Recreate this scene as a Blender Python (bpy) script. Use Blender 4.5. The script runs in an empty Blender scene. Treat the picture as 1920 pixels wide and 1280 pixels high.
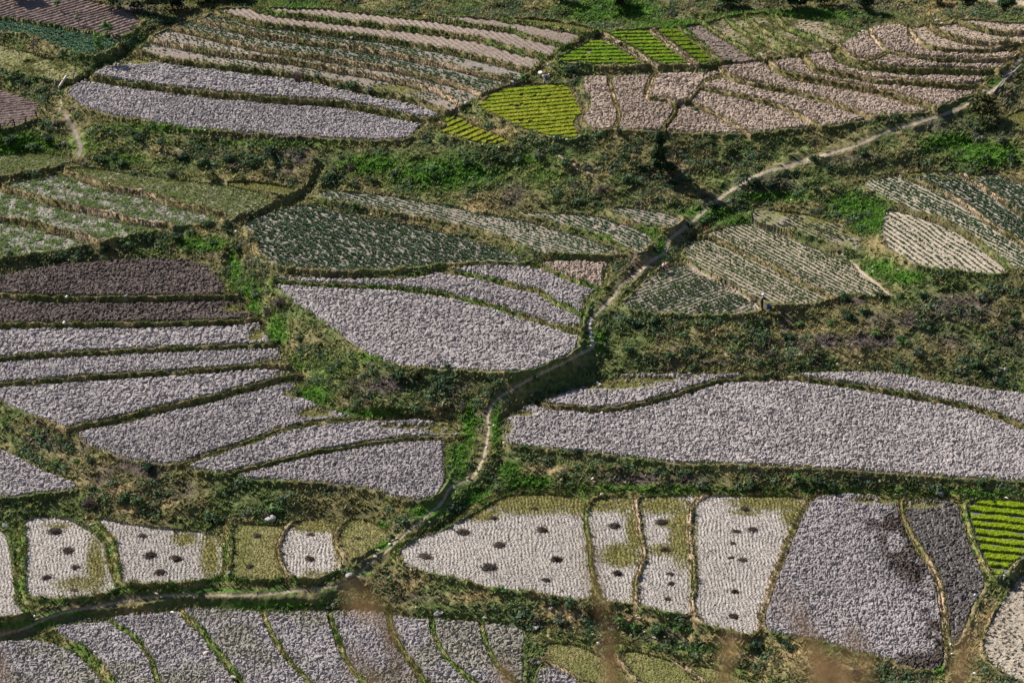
import bpy, bmesh, math, random
import numpy as np
from mathutils import Vector, Matrix

# ------------------------------------------------------------------ camera, sky, sun, exposure
scene = bpy.context.scene
col = scene.collection
CAM_H, PITCH, LENS = 160.0, math.radians(24.0), 130.0
FPX = LENS / 36.0 * 1920.0
cam_d = bpy.data.cameras.new("camera"); cam = bpy.data.objects.new("camera", cam_d); col.objects.link(cam)
cam.location = (0, 0, CAM_H); cam.rotation_euler = (math.pi / 2 - PITCH, 0, 0)
cam_d.lens = LENS; cam_d.sensor_width = 36.0; cam_d.sensor_fit = 'HORIZONTAL'
cam_d.clip_start = 0.1; cam_d.clip_end = 6000
cam_d.dof.use_dof = True; cam_d.dof.focus_distance = 385.0; cam_d.dof.aperture_fstop = 5.0
scene.camera = cam
SUN_EL, SUN_AZ = math.radians(37.0), math.radians(-52.0)      # azimuth from +Y (away from the camera), negative = left
world = bpy.data.worlds.new("World"); scene.world = world; world.use_nodes = True
wn = world.node_tree.nodes; wl = world.node_tree.links
sky = wn.new("ShaderNodeTexSky"); sky.sky_type = 'NISHITA'; sky.sun_disc = False
sky.sun_elevation = SUN_EL; sky.sun_rotation = SUN_AZ; sky.altitude = 2300
wl.new(sky.outputs[0], wn["Background"].inputs[0]); wn["Background"].inputs[1].default_value = 0.06
sun_d = bpy.data.lights.new("sun", 'SUN'); sun_d.energy = 5.0; sun_d.angle = math.radians(0.5); sun_d.color = (1.0, 0.93, 0.83)
sun = bpy.data.objects.new("sun", sun_d); col.objects.link(sun)
sdir = Vector((math.sin(SUN_AZ) * math.cos(SUN_EL), math.cos(SUN_AZ) * math.cos(SUN_EL), math.sin(SUN_EL)))
sun.rotation_euler = sdir.to_track_quat('Z', 'Y').to_euler(); sun.location = (-100, 500, 300)
scene.view_settings.view_transform = 'Standard'; scene.view_settings.look = 'None'
scene.view_settings.exposure = 0.92; scene.view_settings.gamma = 1.0
random.seed(7); rng = np.random.default_rng(11)

# ------------------------------------------------------------------ helpers
CP, SP = math.cos(PITCH), math.sin(PITCH)
def project(x, y, z):
    vz = z - CAM_H
    dep = y * CP - vz * SP
    return 960 + FPX * x / dep, 640 - FPX * (y * SP + vz * CP) / dep
def unproject(px, py, z):
    px = np.asarray(px, float); py = np.asarray(py, float)
    a = (px - 960) / FPX; b = (640 - py) / FPX
    dx, dy, dz = a, CP + b * SP, -SP + b * CP
    t = (z - CAM_H) / dz
    return dx * t, dy * t
def parse(s):
    return [tuple(float(v) for v in p.split(',')) for p in s.split()]
def chaikin(p, closed, n=2):
    p = np.array(p, float)
    for _ in range(n):
        q = np.roll(p, -1, 0) if closed else p[1:]
        r = p if closed else p[:-1]
        a = r * .75 + q * .25; b = r * .25 + q * .75
        o = np.empty((len(a) * 2, 2)); o[0::2] = a; o[1::2] = b
        p = o if closed else np.vstack([p[:1], o, p[-1:]])
    return p
def hash2(ix, iy, seed):
    h = (ix.astype(np.int64) * 374761393 + iy.astype(np.int64) * 668265263 + seed * 1442695041) & 0xffffffff
    h = ((h ^ (h >> 13)) * 1274126177) & 0xffffffff
    h = ((h ^ (h >> 16)) * 2246822519) & 0xffffffff
    return ((h ^ (h >> 15)) & 0xffffff).astype(np.float32) / float(0xffffff)
NTAB = {}
def vnoise(x, y, scale, seed):
    x = x / scale; y = y / scale
    ix = np.floor(x); iy = np.floor(y); fx = (x - ix).astype(np.float32); fy = (y - iy).astype(np.float32)
    fx = fx * fx * (3 - 2 * fx); fy = fy * fy * (3 - 2 * fy)
    T = NTAB.get(seed)
    if T is None: T = NTAB[seed] = np.random.default_rng(seed + 1000).random(65536).astype(np.float32)
    ix = ix.astype(np.int32) & 255; iy = (iy.astype(np.int32) & 255) << 8; jx = (ix + 1) & 255; jy = (iy + 256) & 65535
    a = T[iy + ix]; b = T[iy + jx]; c = T[jy + ix]; d = T[jy + jx]
    return (a + (b - a) * fx) * (1 - fy) + (c + (d - c) * fx) * fy
def fbm(x, y, scale, seed, octv=4):
    o = 0; amp = 1; tot = 0
    for k in range(octv):
        o = o + amp * vnoise(x, y, scale / 2 ** k, seed + k * 17); tot += amp; amp *= .55
    return o / tot
def sstep(a, b, x):
    t = np.clip((x - a) / (b - a), 0, 1); return t * t * (3 - 2 * t)
def tag(o, label=None, cat=None, group=None, kind=None):
    if label: o['label'] = label
    if cat: o['category'] = cat
    if group: o['group'] = group
    if kind: o['kind'] = kind
    return o
def mesh_np(name, V, F, mat, colr=None, smooth=False, parent=None, loc=None):
    """V (n,3), F (m,k) -> one mesh object with an optional per-vertex colour"""
    V = np.asarray(V, np.float32); F = np.asarray(F, np.int32); k = F.shape[1]
    if loc is not None: V = V - np.array(loc, np.float32)
    me = bpy.data.meshes.new(name)
    me.vertices.add(len(V)); me.vertices.foreach_set("co", V.ravel())
    me.loops.add(F.size); me.loops.foreach_set("vertex_index", F.ravel())
    me.polygons.add(len(F)); me.polygons.foreach_set("loop_start", np.arange(0, F.size, k, dtype=np.int32))
    me.polygons.foreach_set("loop_total", np.full(len(F), k, np.int32))
    me.polygons.foreach_set("use_smooth", np.full(len(F), bool(smooth)))
    if colr is not None:
        at = me.color_attributes.new("Col", 'FLOAT_COLOR', 'POINT')
        c4 = np.ones((len(V), 4), np.float32); c4[:, :3] = colr
        at.data.foreach_set("color", c4.ravel())
    me.update(calc_edges=True)
    if mat: me.materials.append(mat)
    o = bpy.data.objects.new(name, me); col.objects.link(o)
    if loc is not None: o.location = loc
    if parent is not None: o.parent = parent
    return o
def empty(name, loc, rz=0.0):
    o = bpy.data.objects.new(name, None); o.empty_display_size = .2; o.location = loc; o.rotation_euler = (0, 0, rz); col.objects.link(o); return o

# ------------------------------------------------------------------ materials
def new_mat(name, rough=.9, spec=.2):
    m = bpy.data.materials.new(name); m.use_nodes = True
    b = m.node_tree.nodes["Principled BSDF"]; b.inputs["Roughness"].default_value = rough
    b.inputs["Specular IOR Level"].default_value = spec
    return m, m.node_tree.nodes, m.node_tree.links, b
def attr_mat(name, rough=.95, spec=.1, nscale=3.0, namt=.35, bump=0.0, bscale=6.0, transl=0.0):
    """colour of the ground or plant (Col attribute) broken up by procedural noise"""
    m, n, l, b = new_mat(name, rough, spec)
    a = n.new("ShaderNodeAttribute"); a.attribute_name = "Col"
    g = n.new("ShaderNodeNewGeometry")
    t = n.new("ShaderNodeTexNoise"); t.inputs["Scale"].default_value = nscale; t.inputs["Detail"].default_value = 5
    l.new(g.outputs["Position"], t.inputs["Vector"])
    mr = n.new("ShaderNodeMapRange"); mr.inputs[1].default_value = .3; mr.inputs[2].default_value = .7
    mr.inputs[3].default_value = 1 - namt; mr.inputs[4].default_value = 1 + namt
    l.new(t.outputs["Fac"], mr.inputs[0])
    mx = n.new("ShaderNodeMix"); mx.data_type = 'RGBA'; mx.blend_type = 'MULTIPLY'; mx.inputs[0].default_value = 1
    l.new(a.outputs["Color"], mx.inputs[6]); l.new(mr.outputs[0], mx.inputs[7]); l.new(mx.outputs[2], b.inputs["Base Color"])
    if bump:
        t2 = n.new("ShaderNodeTexNoise"); t2.inputs["Scale"].default_value = bscale; t2.inputs["Detail"].default_value = 4
        l.new(g.outputs["Position"], t2.inputs["Vector"])
        bp = n.new("ShaderNodeBump"); bp.inputs["Strength"].default_value = 1; bp.inputs["Distance"].default_value = bump
        l.new(t2.outputs["Fac"], bp.inputs["Height"]); l.new(bp.outputs[0], b.inputs["Normal"])
    if transl:
        tr = n.new("ShaderNodeBsdfTranslucent"); l.new(mx.outputs[2], tr.inputs[0])
        ms = n.new("ShaderNodeMixShader"); ms.inputs[0].default_value = transl
        l.new(b.outputs[0], ms.inputs[1]); l.new(tr.outputs[0], ms.inputs[2]); l.new(ms.outputs[0], n["Material Output"].inputs[0])
    return m
def noise_mat(name, c1, c2, scale=5, rough=.85, spec=.2, bump=.0, transl=0.0):
    m, n, l, b = new_mat(name, rough, spec)
    g = n.new("ShaderNodeTexCoord"); t = n.new("ShaderNodeTexNoise"); t.inputs["Scale"].default_value = scale; t.inputs["Detail"].default_value = 5
    l.new(g.outputs["Object"], t.inputs["Vector"])
    r = n.new("ShaderNodeValToRGB"); r.color_ramp.elements[0].position = .35; r.color_ramp.elements[1].position = .65
    r.color_ramp.elements[0].color = (*c1, 1); r.color_ramp.elements[1].color = (*c2, 1)
    l.new(t.outputs["Fac"], r.inputs[0]); l.new(r.outputs[0], b.inputs["Base Color"])
    if bump:
        bp = n.new("ShaderNodeBump"); bp.inputs["Distance"].default_value = bump; l.new(t.outputs["Fac"], bp.inputs["Height"]); l.new(bp.outputs[0], b.inputs["Normal"])
    if transl:
        tr = n.new("ShaderNodeBsdfTranslucent"); l.new(r.outputs[0], tr.inputs[0])
        ms = n.new("ShaderNodeMixShader"); ms.inputs[0].default_value = transl
        l.new(b.outputs[0], ms.inputs[1]); l.new(tr.outputs[0], ms.inputs[2]); l.new(ms.outputs[0], n["Material Output"].inputs[0])
    return m
M_SOIL = attr_mat("dry_soil", .95, .08, 4.0, .22, .05, 9.0)
M_GROUND = attr_mat("grassy_ground", .95, .08, 2.2, .4, .08, 5.0)
M_WET = attr_mat("wet_mud", .55, .4, 4.0, .25, .02, 9.0)
M_WATER, _n, _l, _b = new_mat("shallow_water", .06, .5); _b.inputs["Base Color"].default_value = (.13, .13, .14, 1)
M_GRASS = attr_mat("grass_blades", .9, .12, 6.0, .25, transl=.4)
M_LEAF = attr_mat("leaves", .75, .2, 5.0, .3, transl=.3)
M_PATH = attr_mat("trodden_earth", .95, .08, 5.0, .2, .03, 8.0)
# ------------------------------------------------------------------ plan of the terraces, traced in photo pixels and set out on the ground below
REGIONS = [
# upper left terraces
"125,178 133,190 165,206 205,219 260,227 300,236 370,245 480,253 560,259 640,264 700,266 760,266 780,252 785,242 815,224 850,205 885,190 900,176 960,160 985,142 1005,122 1040,98 1050,90 1088,72 1082,64 1040,56 1000,51 960,43 900,38 860,34 800,31 760,30 620,20 525,17 480,16 400,19 392,32 345,44 320,56 290,68 276,84 254,98 246,112 215,122 186,134 168,148 150,158 132,164",
"950,34 1000,37 1060,44 1115,57 1118,62 1085,61 1040,52 1000,46 960,40",
# seedling plots
"886,195 905,184 935,172 960,165 985,162 1022,161 1066,161 1078,180 1088,200 1096,213 1084,225 1077,233 1086,250 1087,262 1035,259 1005,253 975,243 942,226 905,208",
"834,219 840,214 853,213 858,220 872,226 894,239 925,251 949,263 964,271 960,277 915,274 880,268 845,259 820,250 824,236",
# top right
"1042,113 1085,90 1122,70 1150,60 1230,57 1290,52 1320,45 1375,32 1440,27 1457,30 1515,36 1565,47 1602,56 1612,61 1572,81 1557,96 1515,100 1485,109 1440,111 1347,118 1222,124 1140,125 1085,120 1045,117",
"1105,247 1160,247 1247,248 1310,254 1397,255 1440,250 1540,240 1615,230 1640,221 1690,217 1750,212 1764,199 1822,184 1828,174 1846,160 1866,142 1882,127 1902,107 1920,92 2010,72 2010,35 1920,46 1865,43 1810,39 1800,42 1772,52 1740,48 1715,53 1702,50 1665,49 1635,55 1627,62 1575,85 1562,100 1515,104 1485,112 1440,120 1350,127 1342,142 1235,140 1180,147 1095,146 1092,155 1100,180 1110,200 1100,215 1092,223",
# top left
"-70,30 -70,-30 80,-25 150,2 205,10 240,24 268,40 250,60 232,71 200,67 160,60 100,50 50,38 0,34",
"-70,36 0,40 50,44 100,56 160,66 200,73 225,75 215,90 190,103 165,105 130,96 100,87 70,72 30,62 -70,55",
"-70,82 0,84 40,98 80,107 120,117 160,128 155,137 140,148 100,151 60,143 25,132 0,125 -70,120",
"-70,166 0,170 25,176 60,190 75,195 72,210 65,225 40,237 0,245 -70,252",
# middle left
"-70,298 0,294 40,288 90,289 130,298 135,303 110,312 60,322 0,332 -70,342",
"-70,362 0,350 60,338 110,330 122,318 150,316 200,320 300,335 390,346 450,356 480,362 515,374 495,388 445,405 425,417 325,424 250,440 175,457 100,472 0,485 -70,497",
"420,346 440,342 480,343 545,352 555,358 540,365 500,361 450,353",
# left fan of ploughed plots
"-70,529 0,519 50,509 100,501 160,496 225,490 300,489 370,491 395,508 415,530 440,550 455,572 482,596 490,615 503,642 530,655 520,668 545,690 565,700 560,720 545,733 580,757 620,775 667,785 720,787 842,794 858,815 866,826 838,838 836,865 840,895 825,927 798,941 768,941 707,924 640,911 560,906 480,902 443,897 435,890 390,888 355,880 345,871 300,872 250,866 195,851 150,826 128,804 75,786 37,773 0,752 -70,722",
"-70,830 0,843 30,858 60,878 95,893 130,905 148,915 130,925 60,930 0,937 -70,942",
# centre
"457,422 480,406 530,393 575,386 600,389 625,395 667,406 705,416 767,423 830,438 880,451 930,468 960,481 997,493 960,494 905,493 842,495 780,503 705,508 630,509 555,505 517,499 490,482 480,457 470,438",
"600,358 692,364 780,378 850,391 900,402 955,411 1000,420 1060,436 1100,450 1140,463 1172,481 1085,479 1017,477 985,465 960,452 930,440 880,425 830,415 755,402 705,394 642,380 596,370",
"960,396 1035,402 1105,404 1140,413 1185,428 1215,440 1225,452 1215,465 1200,477 1190,474 1150,452 1110,437 1060,423 1000,408 975,402",
"1136,391 1185,391 1247,400 1284,415 1260,427 1250,433 1222,427 1185,415 1150,402",
"515,521 580,524 680,527 730,528 780,525 810,519 825,508 850,507 880,504 960,503 1000,504 1012,496 1030,495 1130,496 1148,502 1145,520 1136,545 1109,552 1103,567 1098,585 1091,605 1088,625 1081,645 1084,655 1065,668 1035,683 997,697 960,701 880,698 780,692 742,686 705,673 667,653 640,631 610,608 592,597 562,577 542,560 522,545 508,534",
# right hand crops
"1238,509 1262,499 1284,499 1322,519 1360,539 1397,559 1424,578 1418,586 1380,592 1330,592 1250,590 1190,586 1174,580 1171,568 1185,552 1210,530",
"1283,488 1285,462 1295,450 1330,436 1385,422 1415,420 1440,432 1477,446 1515,462 1545,474 1572,486 1595,498 1612,512 1637,530 1668,553 1660,558 1627,556 1590,549 1572,557 1540,567 1490,575 1452,573 1424,561 1385,542 1347,521 1310,501",
"1415,396 1440,394 1465,397 1502,402 1540,412 1577,427 1602,440 1615,446 1612,470 1590,470 1565,460 1527,445 1490,435 1440,422 1415,414 1405,402",
"1675,394 1656,401 1651,425 1652,450 1665,465 1685,480 1710,500 1765,505 1815,512 1884,516 1888,508 1852,479 1815,450 1777,428 1735,414 1702,403",
"1612,342 1652,335 1685,331 1702,325 1765,323 1800,327 1845,331 1868,328 1920,333 2010,345 2010,550 1920,507 1902,506 1885,488 1852,462 1827,442 1790,422 1752,407 1715,394 1680,382 1640,367",
"1882,222 1900,211 1930,205 2010,200 2010,252 1918,246 1892,235",
# right centre
"946,800 952,786 976,769 1009,759 1030,750 1072,735 1122,717 1160,707 1210,704 1285,706 1335,706 1440,707 1540,702 1615,701 1690,704 1727,714 1790,725 1865,734 1920,740 2010,752 2010,912 1920,905 1815,900 1740,895 1640,887 1515,880 1440,876 1360,873 1285,870 1210,865 1135,855 1060,847 1010,842 960,839 948,830 944,815",
# stubble plots, left
"-70,985 0,992 14,1010 21,1049 25,1103 28,1131 46,1149 50,1155 0,1160 -70,1168",
"41,974 89,969 118,972 143,981 171,996 189,1013 200,1031 203,1067 211,1092 221,1103 207,1113 161,1121 89,1124 64,1122 50,1113 46,1085 50,1031 50,1003",
"178,971 221,978 268,988 321,994 393,1000 410,1006 416,1031 416,1067 411,1081 375,1092 303,1097 232,1097 225,1078 221,1031 214,1010 196,992",
"433,981 487,984 540,984 524,1001 517,1035 525,1065 534,1086 504,1090 433,1085 433,1065 437,1018",
"555,978 591,974 623,978 634,983 623,1003 623,1024 638,1042 639,1071 598,1085 551,1087 534,1067 523,1035 530,1010 544,989",
"655,974 680,971 712,985 726,1003 726,1017 694,1035 659,1053 651,1042 634,1024 634,999 641,985",
# stubble plots, right
"739,1045 751,1028 791,1004 828,998 875,972 925,941 952,929 993,927 1060,930 1097,935 1097,984 1099,1035 1108,1085 1114,1123 1077,1124 1026,1117 942,1105 875,1092 808,1078 768,1065",
"1103,934 1180,931 1190,951 1193,984 1199,1018 1205,1048 1196,1072 1186,1102 1188,1129 1164,1135 1130,1129 1116,1085 1107,1018 1102,978",
"1196,932 1260,931 1315,930 1293,945 1286,985 1290,1030 1297,1060 1299,1100 1290,1128 1298,1156 1260,1152 1220,1142 1196,1135 1195,1110 1200,1075 1209,1045 1204,1000 1197,960",
"1320,930 1400,931 1518,932 1497,955 1480,990 1465,1030 1452,1070 1440,1110 1427,1145 1418,1165 1420,1190 1380,1186 1312,1168 1304,1150 1298,1128 1306,1100 1305,1050 1295,1000 1300,950",
"1537,934 1600,930 1682,937 1680,948 1692,985 1715,1030 1741,1068 1755,1100 1761,1135 1765,1176 1770,1215 1770,1256 1740,1262 1700,1255 1650,1235 1590,1222 1540,1205 1480,1196 1445,1190 1430,1172 1445,1130 1458,1090 1472,1050 1487,1010 1504,970 1522,945",
"1696,937 1797,942 1806,984 1826,1038 1853,1095 1824,1139 1814,1172 1797,1210 1786,1210 1777,1152 1770,1112 1757,1068 1727,1025 1700,981 1690,954",
"1812,937 1920,941 2010,945 2010,1000 1920,1045 1895,1065 1881,1083 1864,1083 1844,1048 1827,1008 1815,968",
"2010,1040 1920,1075 1887,1115 1863,1157 1845,1195 1843,1222 1855,1243 1875,1258 1900,1272 1960,1305 2010,1320",
# bottom row
"-70,1215 0,1207 71,1204 118,1217 143,1231 171,1256 193,1278 215,1325 -70,1325",
"89,1178 150,1172 200,1168 210,1160 260,1156 330,1150 350,1142 420,1147 490,1152 560,1153 614,1148 700,1150 760,1160 810,1165 900,1172 979,1179 986,1199 976,1230 983,1263 975,1325 235,1325 213,1285 192,1258 165,1228 130,1202",
"1012,1228 1024,1206 1060,1205 1103,1216 1153,1250 1174,1273 1205,1325 1120,1325 1110,1278 1067,1260 1031,1242",
"1156,1217 1210,1224 1268,1243 1285,1258 1305,1278 1345,1325 1225,1325 1200,1278 1170,1252",
"1281,1243 1353,1255 1381,1268 1424,1280 1460,1325 1350,1325 1317,1274",
"1010,1258 1031,1253 1067,1271 1090,1285 1112,1325 1000,1325 1005,1275",
]
# banks: centre line | width px | look (g green, s straw, d dark grass, p bare path) | label
LINES = [
("168,150 215,158 260,165 310,173 370,179 430,184 480,189 520,193 620,198 680,207 720,215 770,227 805,231 828,236",15,"d","dark grassy bank between the lowest two grey ploughed terraces at upper left"),
("232,97 250,103 300,115 350,124 420,131 480,138 530,144 590,153 640,166 680,175 730,185 780,193 820,208 838,216",14,"d","shrubby earth bank above the second grey ploughed terrace at upper left"),
("282,76 310,84 350,93 400,102 480,110 530,117 592,127 642,136 705,147 755,157 805,169 830,178 857,194",9,"s","dry straw-topped bank under the lowest crop terrace left of the yellow seedling plot"),
("305,46 325,55 375,68 430,82 480,92 512,99 580,108 655,120 705,128 755,136 805,149 855,161 890,174 908,186",9,"s","straw-coloured bank ending at the rear corner of the yellow seedling plot"),
("370,42 425,55 480,68 530,75 580,83 620,88 670,94 715,103 755,110 805,119 855,130 905,145 955,152",9,"s","brown bank between the two greenest crop terraces at upper left"),
("395,22 430,34 480,48 530,54 580,60 620,66 670,72 730,79 780,88 830,97 880,108 930,120 990,135",10,"d","dark bank with pale stones below the reddish ridged terrace at the top left"),
("466,11 480,19 530,30 580,36 635,43 705,50 755,57 805,63 855,69 892,75 917,82 960,96 1010,108 1038,116",10,"g","green and straw bank above the reddish ridged terrace at the top left"),
("630,19 705,27 780,34 830,42 905,53 960,61 985,71 1040,84 1068,93",8,"g","green hedge-like bank below the topmost ridged strip"),
("940,40 1000,48 1060,60 1120,66",7,"g","dark green bank in front of the thin olive grass strip at top centre"),
("1128,66 1150,79 1175,92 1205,109 1228,126",13,"p","brown earth bank between the first and second green seedling plots at top centre"),
("1222,58 1245,77 1270,95 1303,121",9,"p","brown bank between the second and third green seedling plots at top centre"),
("1276,54 1300,72 1325,94 1350,119",8,"g","green bank right of the third seedling plot at top centre"),
("1317,46 1360,75 1400,99 1428,113",8,"g","green bank right of the small brown tilled plot at top centre"),
("1362,40 1385,57 1422,80 1440,86 1488,107",9,"g","lush green bank second from the left among the fallow strips at top right"),
("1397,35 1417,52 1440,66 1465,76 1495,92 1518,99",9,"g","lush green bank third from the left among the fallow strips at top right"),
("1450,30 1465,50 1497,65 1535,78 1564,90",10,"g","lush green bank fourth from the left beside the widest fallow strip at top right"),
("1150,143 1142,155 1146,172 1155,200 1164,222 1155,240 1152,249",8,"s","pale dry bank nearest the yellow seedling plot, running down between clod plots"),
("1231,139 1220,155 1214,178 1212,190 1235,190 1260,195 1270,206 1260,225 1246,245",10,"s","tan zigzag bank between the clod plots right of the yellow seedling plot"),
("1272,199 1292,195 1302,180 1320,162 1332,151 1360,146",9,"s","short tan bank climbing diagonally between clod plots at upper centre"),
("1285,199 1305,204 1322,210 1347,222 1372,237 1402,254",9,"s","tan bank on the upper side of the wedge-shaped clod plot at upper centre"),
("1318,171 1340,175 1385,185 1425,194 1440,198 1477,210 1505,227 1537,243",11,"s","brown bank lowest of the long curved ones at upper right"),
("1344,130 1362,144 1380,156 1405,162 1440,168 1490,177 1540,190 1580,205 1615,217 1634,225",12,"s","brown bank second lowest of the long curved ones at upper right"),
("1440,117 1450,135 1470,144 1515,152 1552,160 1615,172 1665,182 1715,195 1748,206",15,"s","thick straw bank third from below of the long curved ones at upper right"),
("1505,106 1517,125 1532,136 1590,147 1640,157 1690,160 1765,165 1815,169 1845,162",14,"s","thick straw bank fourth from below of the long curved ones at upper right"),
("1562,98 1572,114 1595,124 1627,130 1677,135 1715,140 1765,137 1815,141 1866,141",17,"d","widest dark shaded bank with green grass at upper right"),
("1630,60 1640,80 1657,95 1661,104 1652,112 1630,117",9,"s","hooked straw bank round the right side of the small oval clod plot"),
("1660,100 1690,107 1740,116 1815,119 1896,117",11,"s","straw bank running right from the small oval clod plot"),
("1570,88 1590,102 1605,114 1632,118",9,"s","short pale bank along the near side of the small oval clod plot"),
("1703,52 1710,70 1722,85 1745,95 1790,100 1865,100 1920,95",11,"s","straw bank third from the top of the curved ones at far upper right"),
("1738,48 1755,62 1785,73 1815,80 1865,86 1920,87 2010,86",10,"s","straw bank second from the top of the curved ones at far upper right"),
("1795,43 1827,54 1865,64 1920,66 2010,66",9,"s","straw bank topmost of the curved ones at far upper right"),
("122,327 150,335 187,349 212,357 250,362 275,366 295,376 325,385 375,395 418,407",12,"s","crumbling brown bank topmost among the weedy plots at middle left"),
("5,355 50,370 112,386 175,400 225,412 262,420 318,426",12,"s","crumbling brown bank in the middle of the weedy plots at middle left"),
("-70,402 0,413 62,422 100,435 150,444 182,456",13,"s","crumbling brown bank lowest among the weedy plots at middle left"),
("-70,557 0,559 60,563 120,565 240,566 350,564 440,561 462,563",14,"d","grassy bank between the two dark brown ploughed plots at left"),
("-70,619 0,616 120,614 270,613 400,611 480,605 492,602",13,"d","grassy bank between the lower dark brown plot and the first grey plot at left"),
("-70,685 0,678 120,668 240,663 360,657 480,652 533,652",12,"d","grassy bank under the first grey ploughed plot at left"),
("-70,732 0,726 120,716 240,709 360,702 480,692 520,690 562,697",12,"d","grassy bank under the second grey ploughed plot at left"),
("132,812 150,806 200,797 300,772 400,752 480,730 530,715 565,713",16,"d","thick shaded grassy bank slanting across the grey plots at left"),
("340,878 355,868 412,851 450,838 480,830 530,810 580,800 642,793 705,788 730,786 800,787 860,791",9,"d","slim grassy bank curving above the narrow grey plot at lower left"),
("437,891 480,881 555,861 630,847 705,834 780,826 868,825",10,"d","slim grassy bank lowest of the fan of grey plots at left"),
("1000,503 1012,500 1035,514 1072,530 1110,543 1142,551",10,"g","green bank beside the small brown clod plot at the centre"),
("822,511 880,519 930,531 960,538 1010,551 1035,566 1060,581 1090,593",10,"g","green and straw bank under the upper clod plot at the centre"),
("505,534 555,535 630,540 705,543 780,549 830,556 880,567 930,580 960,590 993,602 1043,618 1090,626",10,"g","long grassy bank on the upper side of the big grey teardrop plot at the centre"),
("1284,437 1303,447 1335,449 1360,460 1397,480 1430,494 1477,519 1510,540 1538,549 1566,564",7,"s","low brown bank between the two plots of spaced crop rows right of the path"),
("1690,330 1727,345 1777,367 1815,392 1865,427 1920,465 2010,525",9,"p","bare tan footway bank under the upper dark potato plot at right"),
("1802,329 1840,352 1877,380 1920,407 2010,455",9,"p","bare tan footway bank nearest the right edge among the potato plots"),
("1868,326 1895,338 1920,347 2010,375",6,"s","short grassy bank at the right edge above the potato plots"),
("1005,759 1035,767 1072,771 1135,772 1185,767 1235,755 1285,740 1322,725 1360,717 1422,714 1440,714 1490,712 1540,719 1615,730 1690,744 1765,757 1815,767 1865,782 1920,805 2010,840",12,"d","long S-curved grassy bank across the widest grey plot at right"),
("30,988 38,1020 38,1060 34,1090 38,1128 60,1141",14,"g","weedy green bank leftmost among the stubble plots"),
("163,976 190,1000 208,1025 213,1060 219,1095",11,"g","green bank between the pale stubble plots with five and four dung heaps"),
("420,985 425,1020 424,1060 423,1088",12,"g","stone-studded green bank left of the olive stubble plot"),
("551,973 534,996 519,1021 519,1042 530,1067 541,1086",8,"s","straw-edged wavy bank right of the olive stubble plot"),
("656,970 634,989 625,1014 630,1028 643,1042 642,1070",8,"s","straw-edged hooked bank left of the small olive plot beside the path"),
("62,1133 130,1131 210,1119 232,1106 300,1105 370,1099 425,1089 500,1097 560,1095 605,1090 645,1076",8,"g","bright green bank along the near side of the left stubble plots above the path"),
("738,1048 748,1026 790,999 870,960 936,922 962,917 1043,919 1100,924 1177,923 1278,923 1330,925 1440,924 1540,923 1690,929 1812,932",8,"g","green bank along the far side of the right stubble plots"),
("1103,920 1096,951 1098,991 1105,1038 1111,1085 1116,1127",8,"g","thin green bank right of the largest pale stubble plot"),
("1187,929 1192,961 1199,1001 1209,1038 1199,1072 1189,1105 1192,1133",9,"s","wavy straw bank right of the stubble plot with the olive patch"),
("1324,926 1297,947 1290,991 1299,1051 1302,1102 1293,1129 1307,1163",9,"s","wavy straw bank left of the palest stubble plot"),
("1539,925 1515,941 1495,971 1478,1011 1461,1051 1448,1092 1438,1129 1424,1159 1425,1190",10,"s","tall straw bank between pale stubble and grey clods at lower right"),
("1696,930 1685,947 1696,981 1720,1025 1747,1065 1760,1099 1767,1135 1770,1176 1777,1213 1777,1258",9,"s","green and straw bank between grey clods and the wet dark plot at lower right"),
("1804,930 1807,961 1817,1001 1831,1038 1851,1078 1863,1099",10,"g","bank between the wet dark plot and the flooded seedling plot at lower right"),
("203,1165 225,1180 250,1195 272,1222 288,1250 297,1280 305,1325 310,1345",8,"g","narrow green bank leftmost in the bottom row of clod plots"),
("336,1142 350,1160 379,1189 400,1217 429,1253 450,1280 478,1325 490,1345",13,"g","broad pale-stoned bank second from the left in the bottom row of clod plots"),
("491,1147 501,1174 519,1210 541,1242 573,1274 605,1320 620,1345",9,"g","green bank third from the left in the bottom row of clod plots"),
("611,1134 614,1145 623,1174 637,1210 651,1246 673,1274 705,1310 730,1345",10,"g","green bank fourth from the left in the bottom row, below white stones"),
("728,1136 730,1149 735,1192 759,1231 787,1271 815,1315 830,1345",11,"g","grassy bank fifth from the left in the bottom row of clod plots"),
("807,1148 809,1163 816,1203 837,1239 873,1271 915,1305 945,1345",9,"g","green bank sixth from the left in the bottom row, below a grey boulder"),
("899,1158 901,1169 909,1203 923,1239 941,1264 978,1292 1000,1310",8,"g","green bank rightmost in the bottom row of clod plots"),
("72,1194 120,1206 150,1220 180,1245 205,1275 228,1320",16,"g","wide tufted bank at the bottom left corner"),
("1016,1236 1040,1250 1067,1265 1110,1281 1145,1305",7,"s","straw edging bank below the first olive plot at bottom centre"),
("1108,1204 1135,1229 1160,1247 1188,1272 1218,1305",9,"s","straw and green bank between the two olive plots at bottom centre"),
("1265,1234 1292,1260 1324,1280 1352,1315",9,"s","straw and green bank right of the second olive plot at bottom centre"),
("1010,1194 1067,1196 1103,1206 1210,1214 1281,1232 1353,1248 1424,1267 1510,1292",8,"g","bright green bank along the top of the olive plots at bottom centre"),
]
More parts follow.
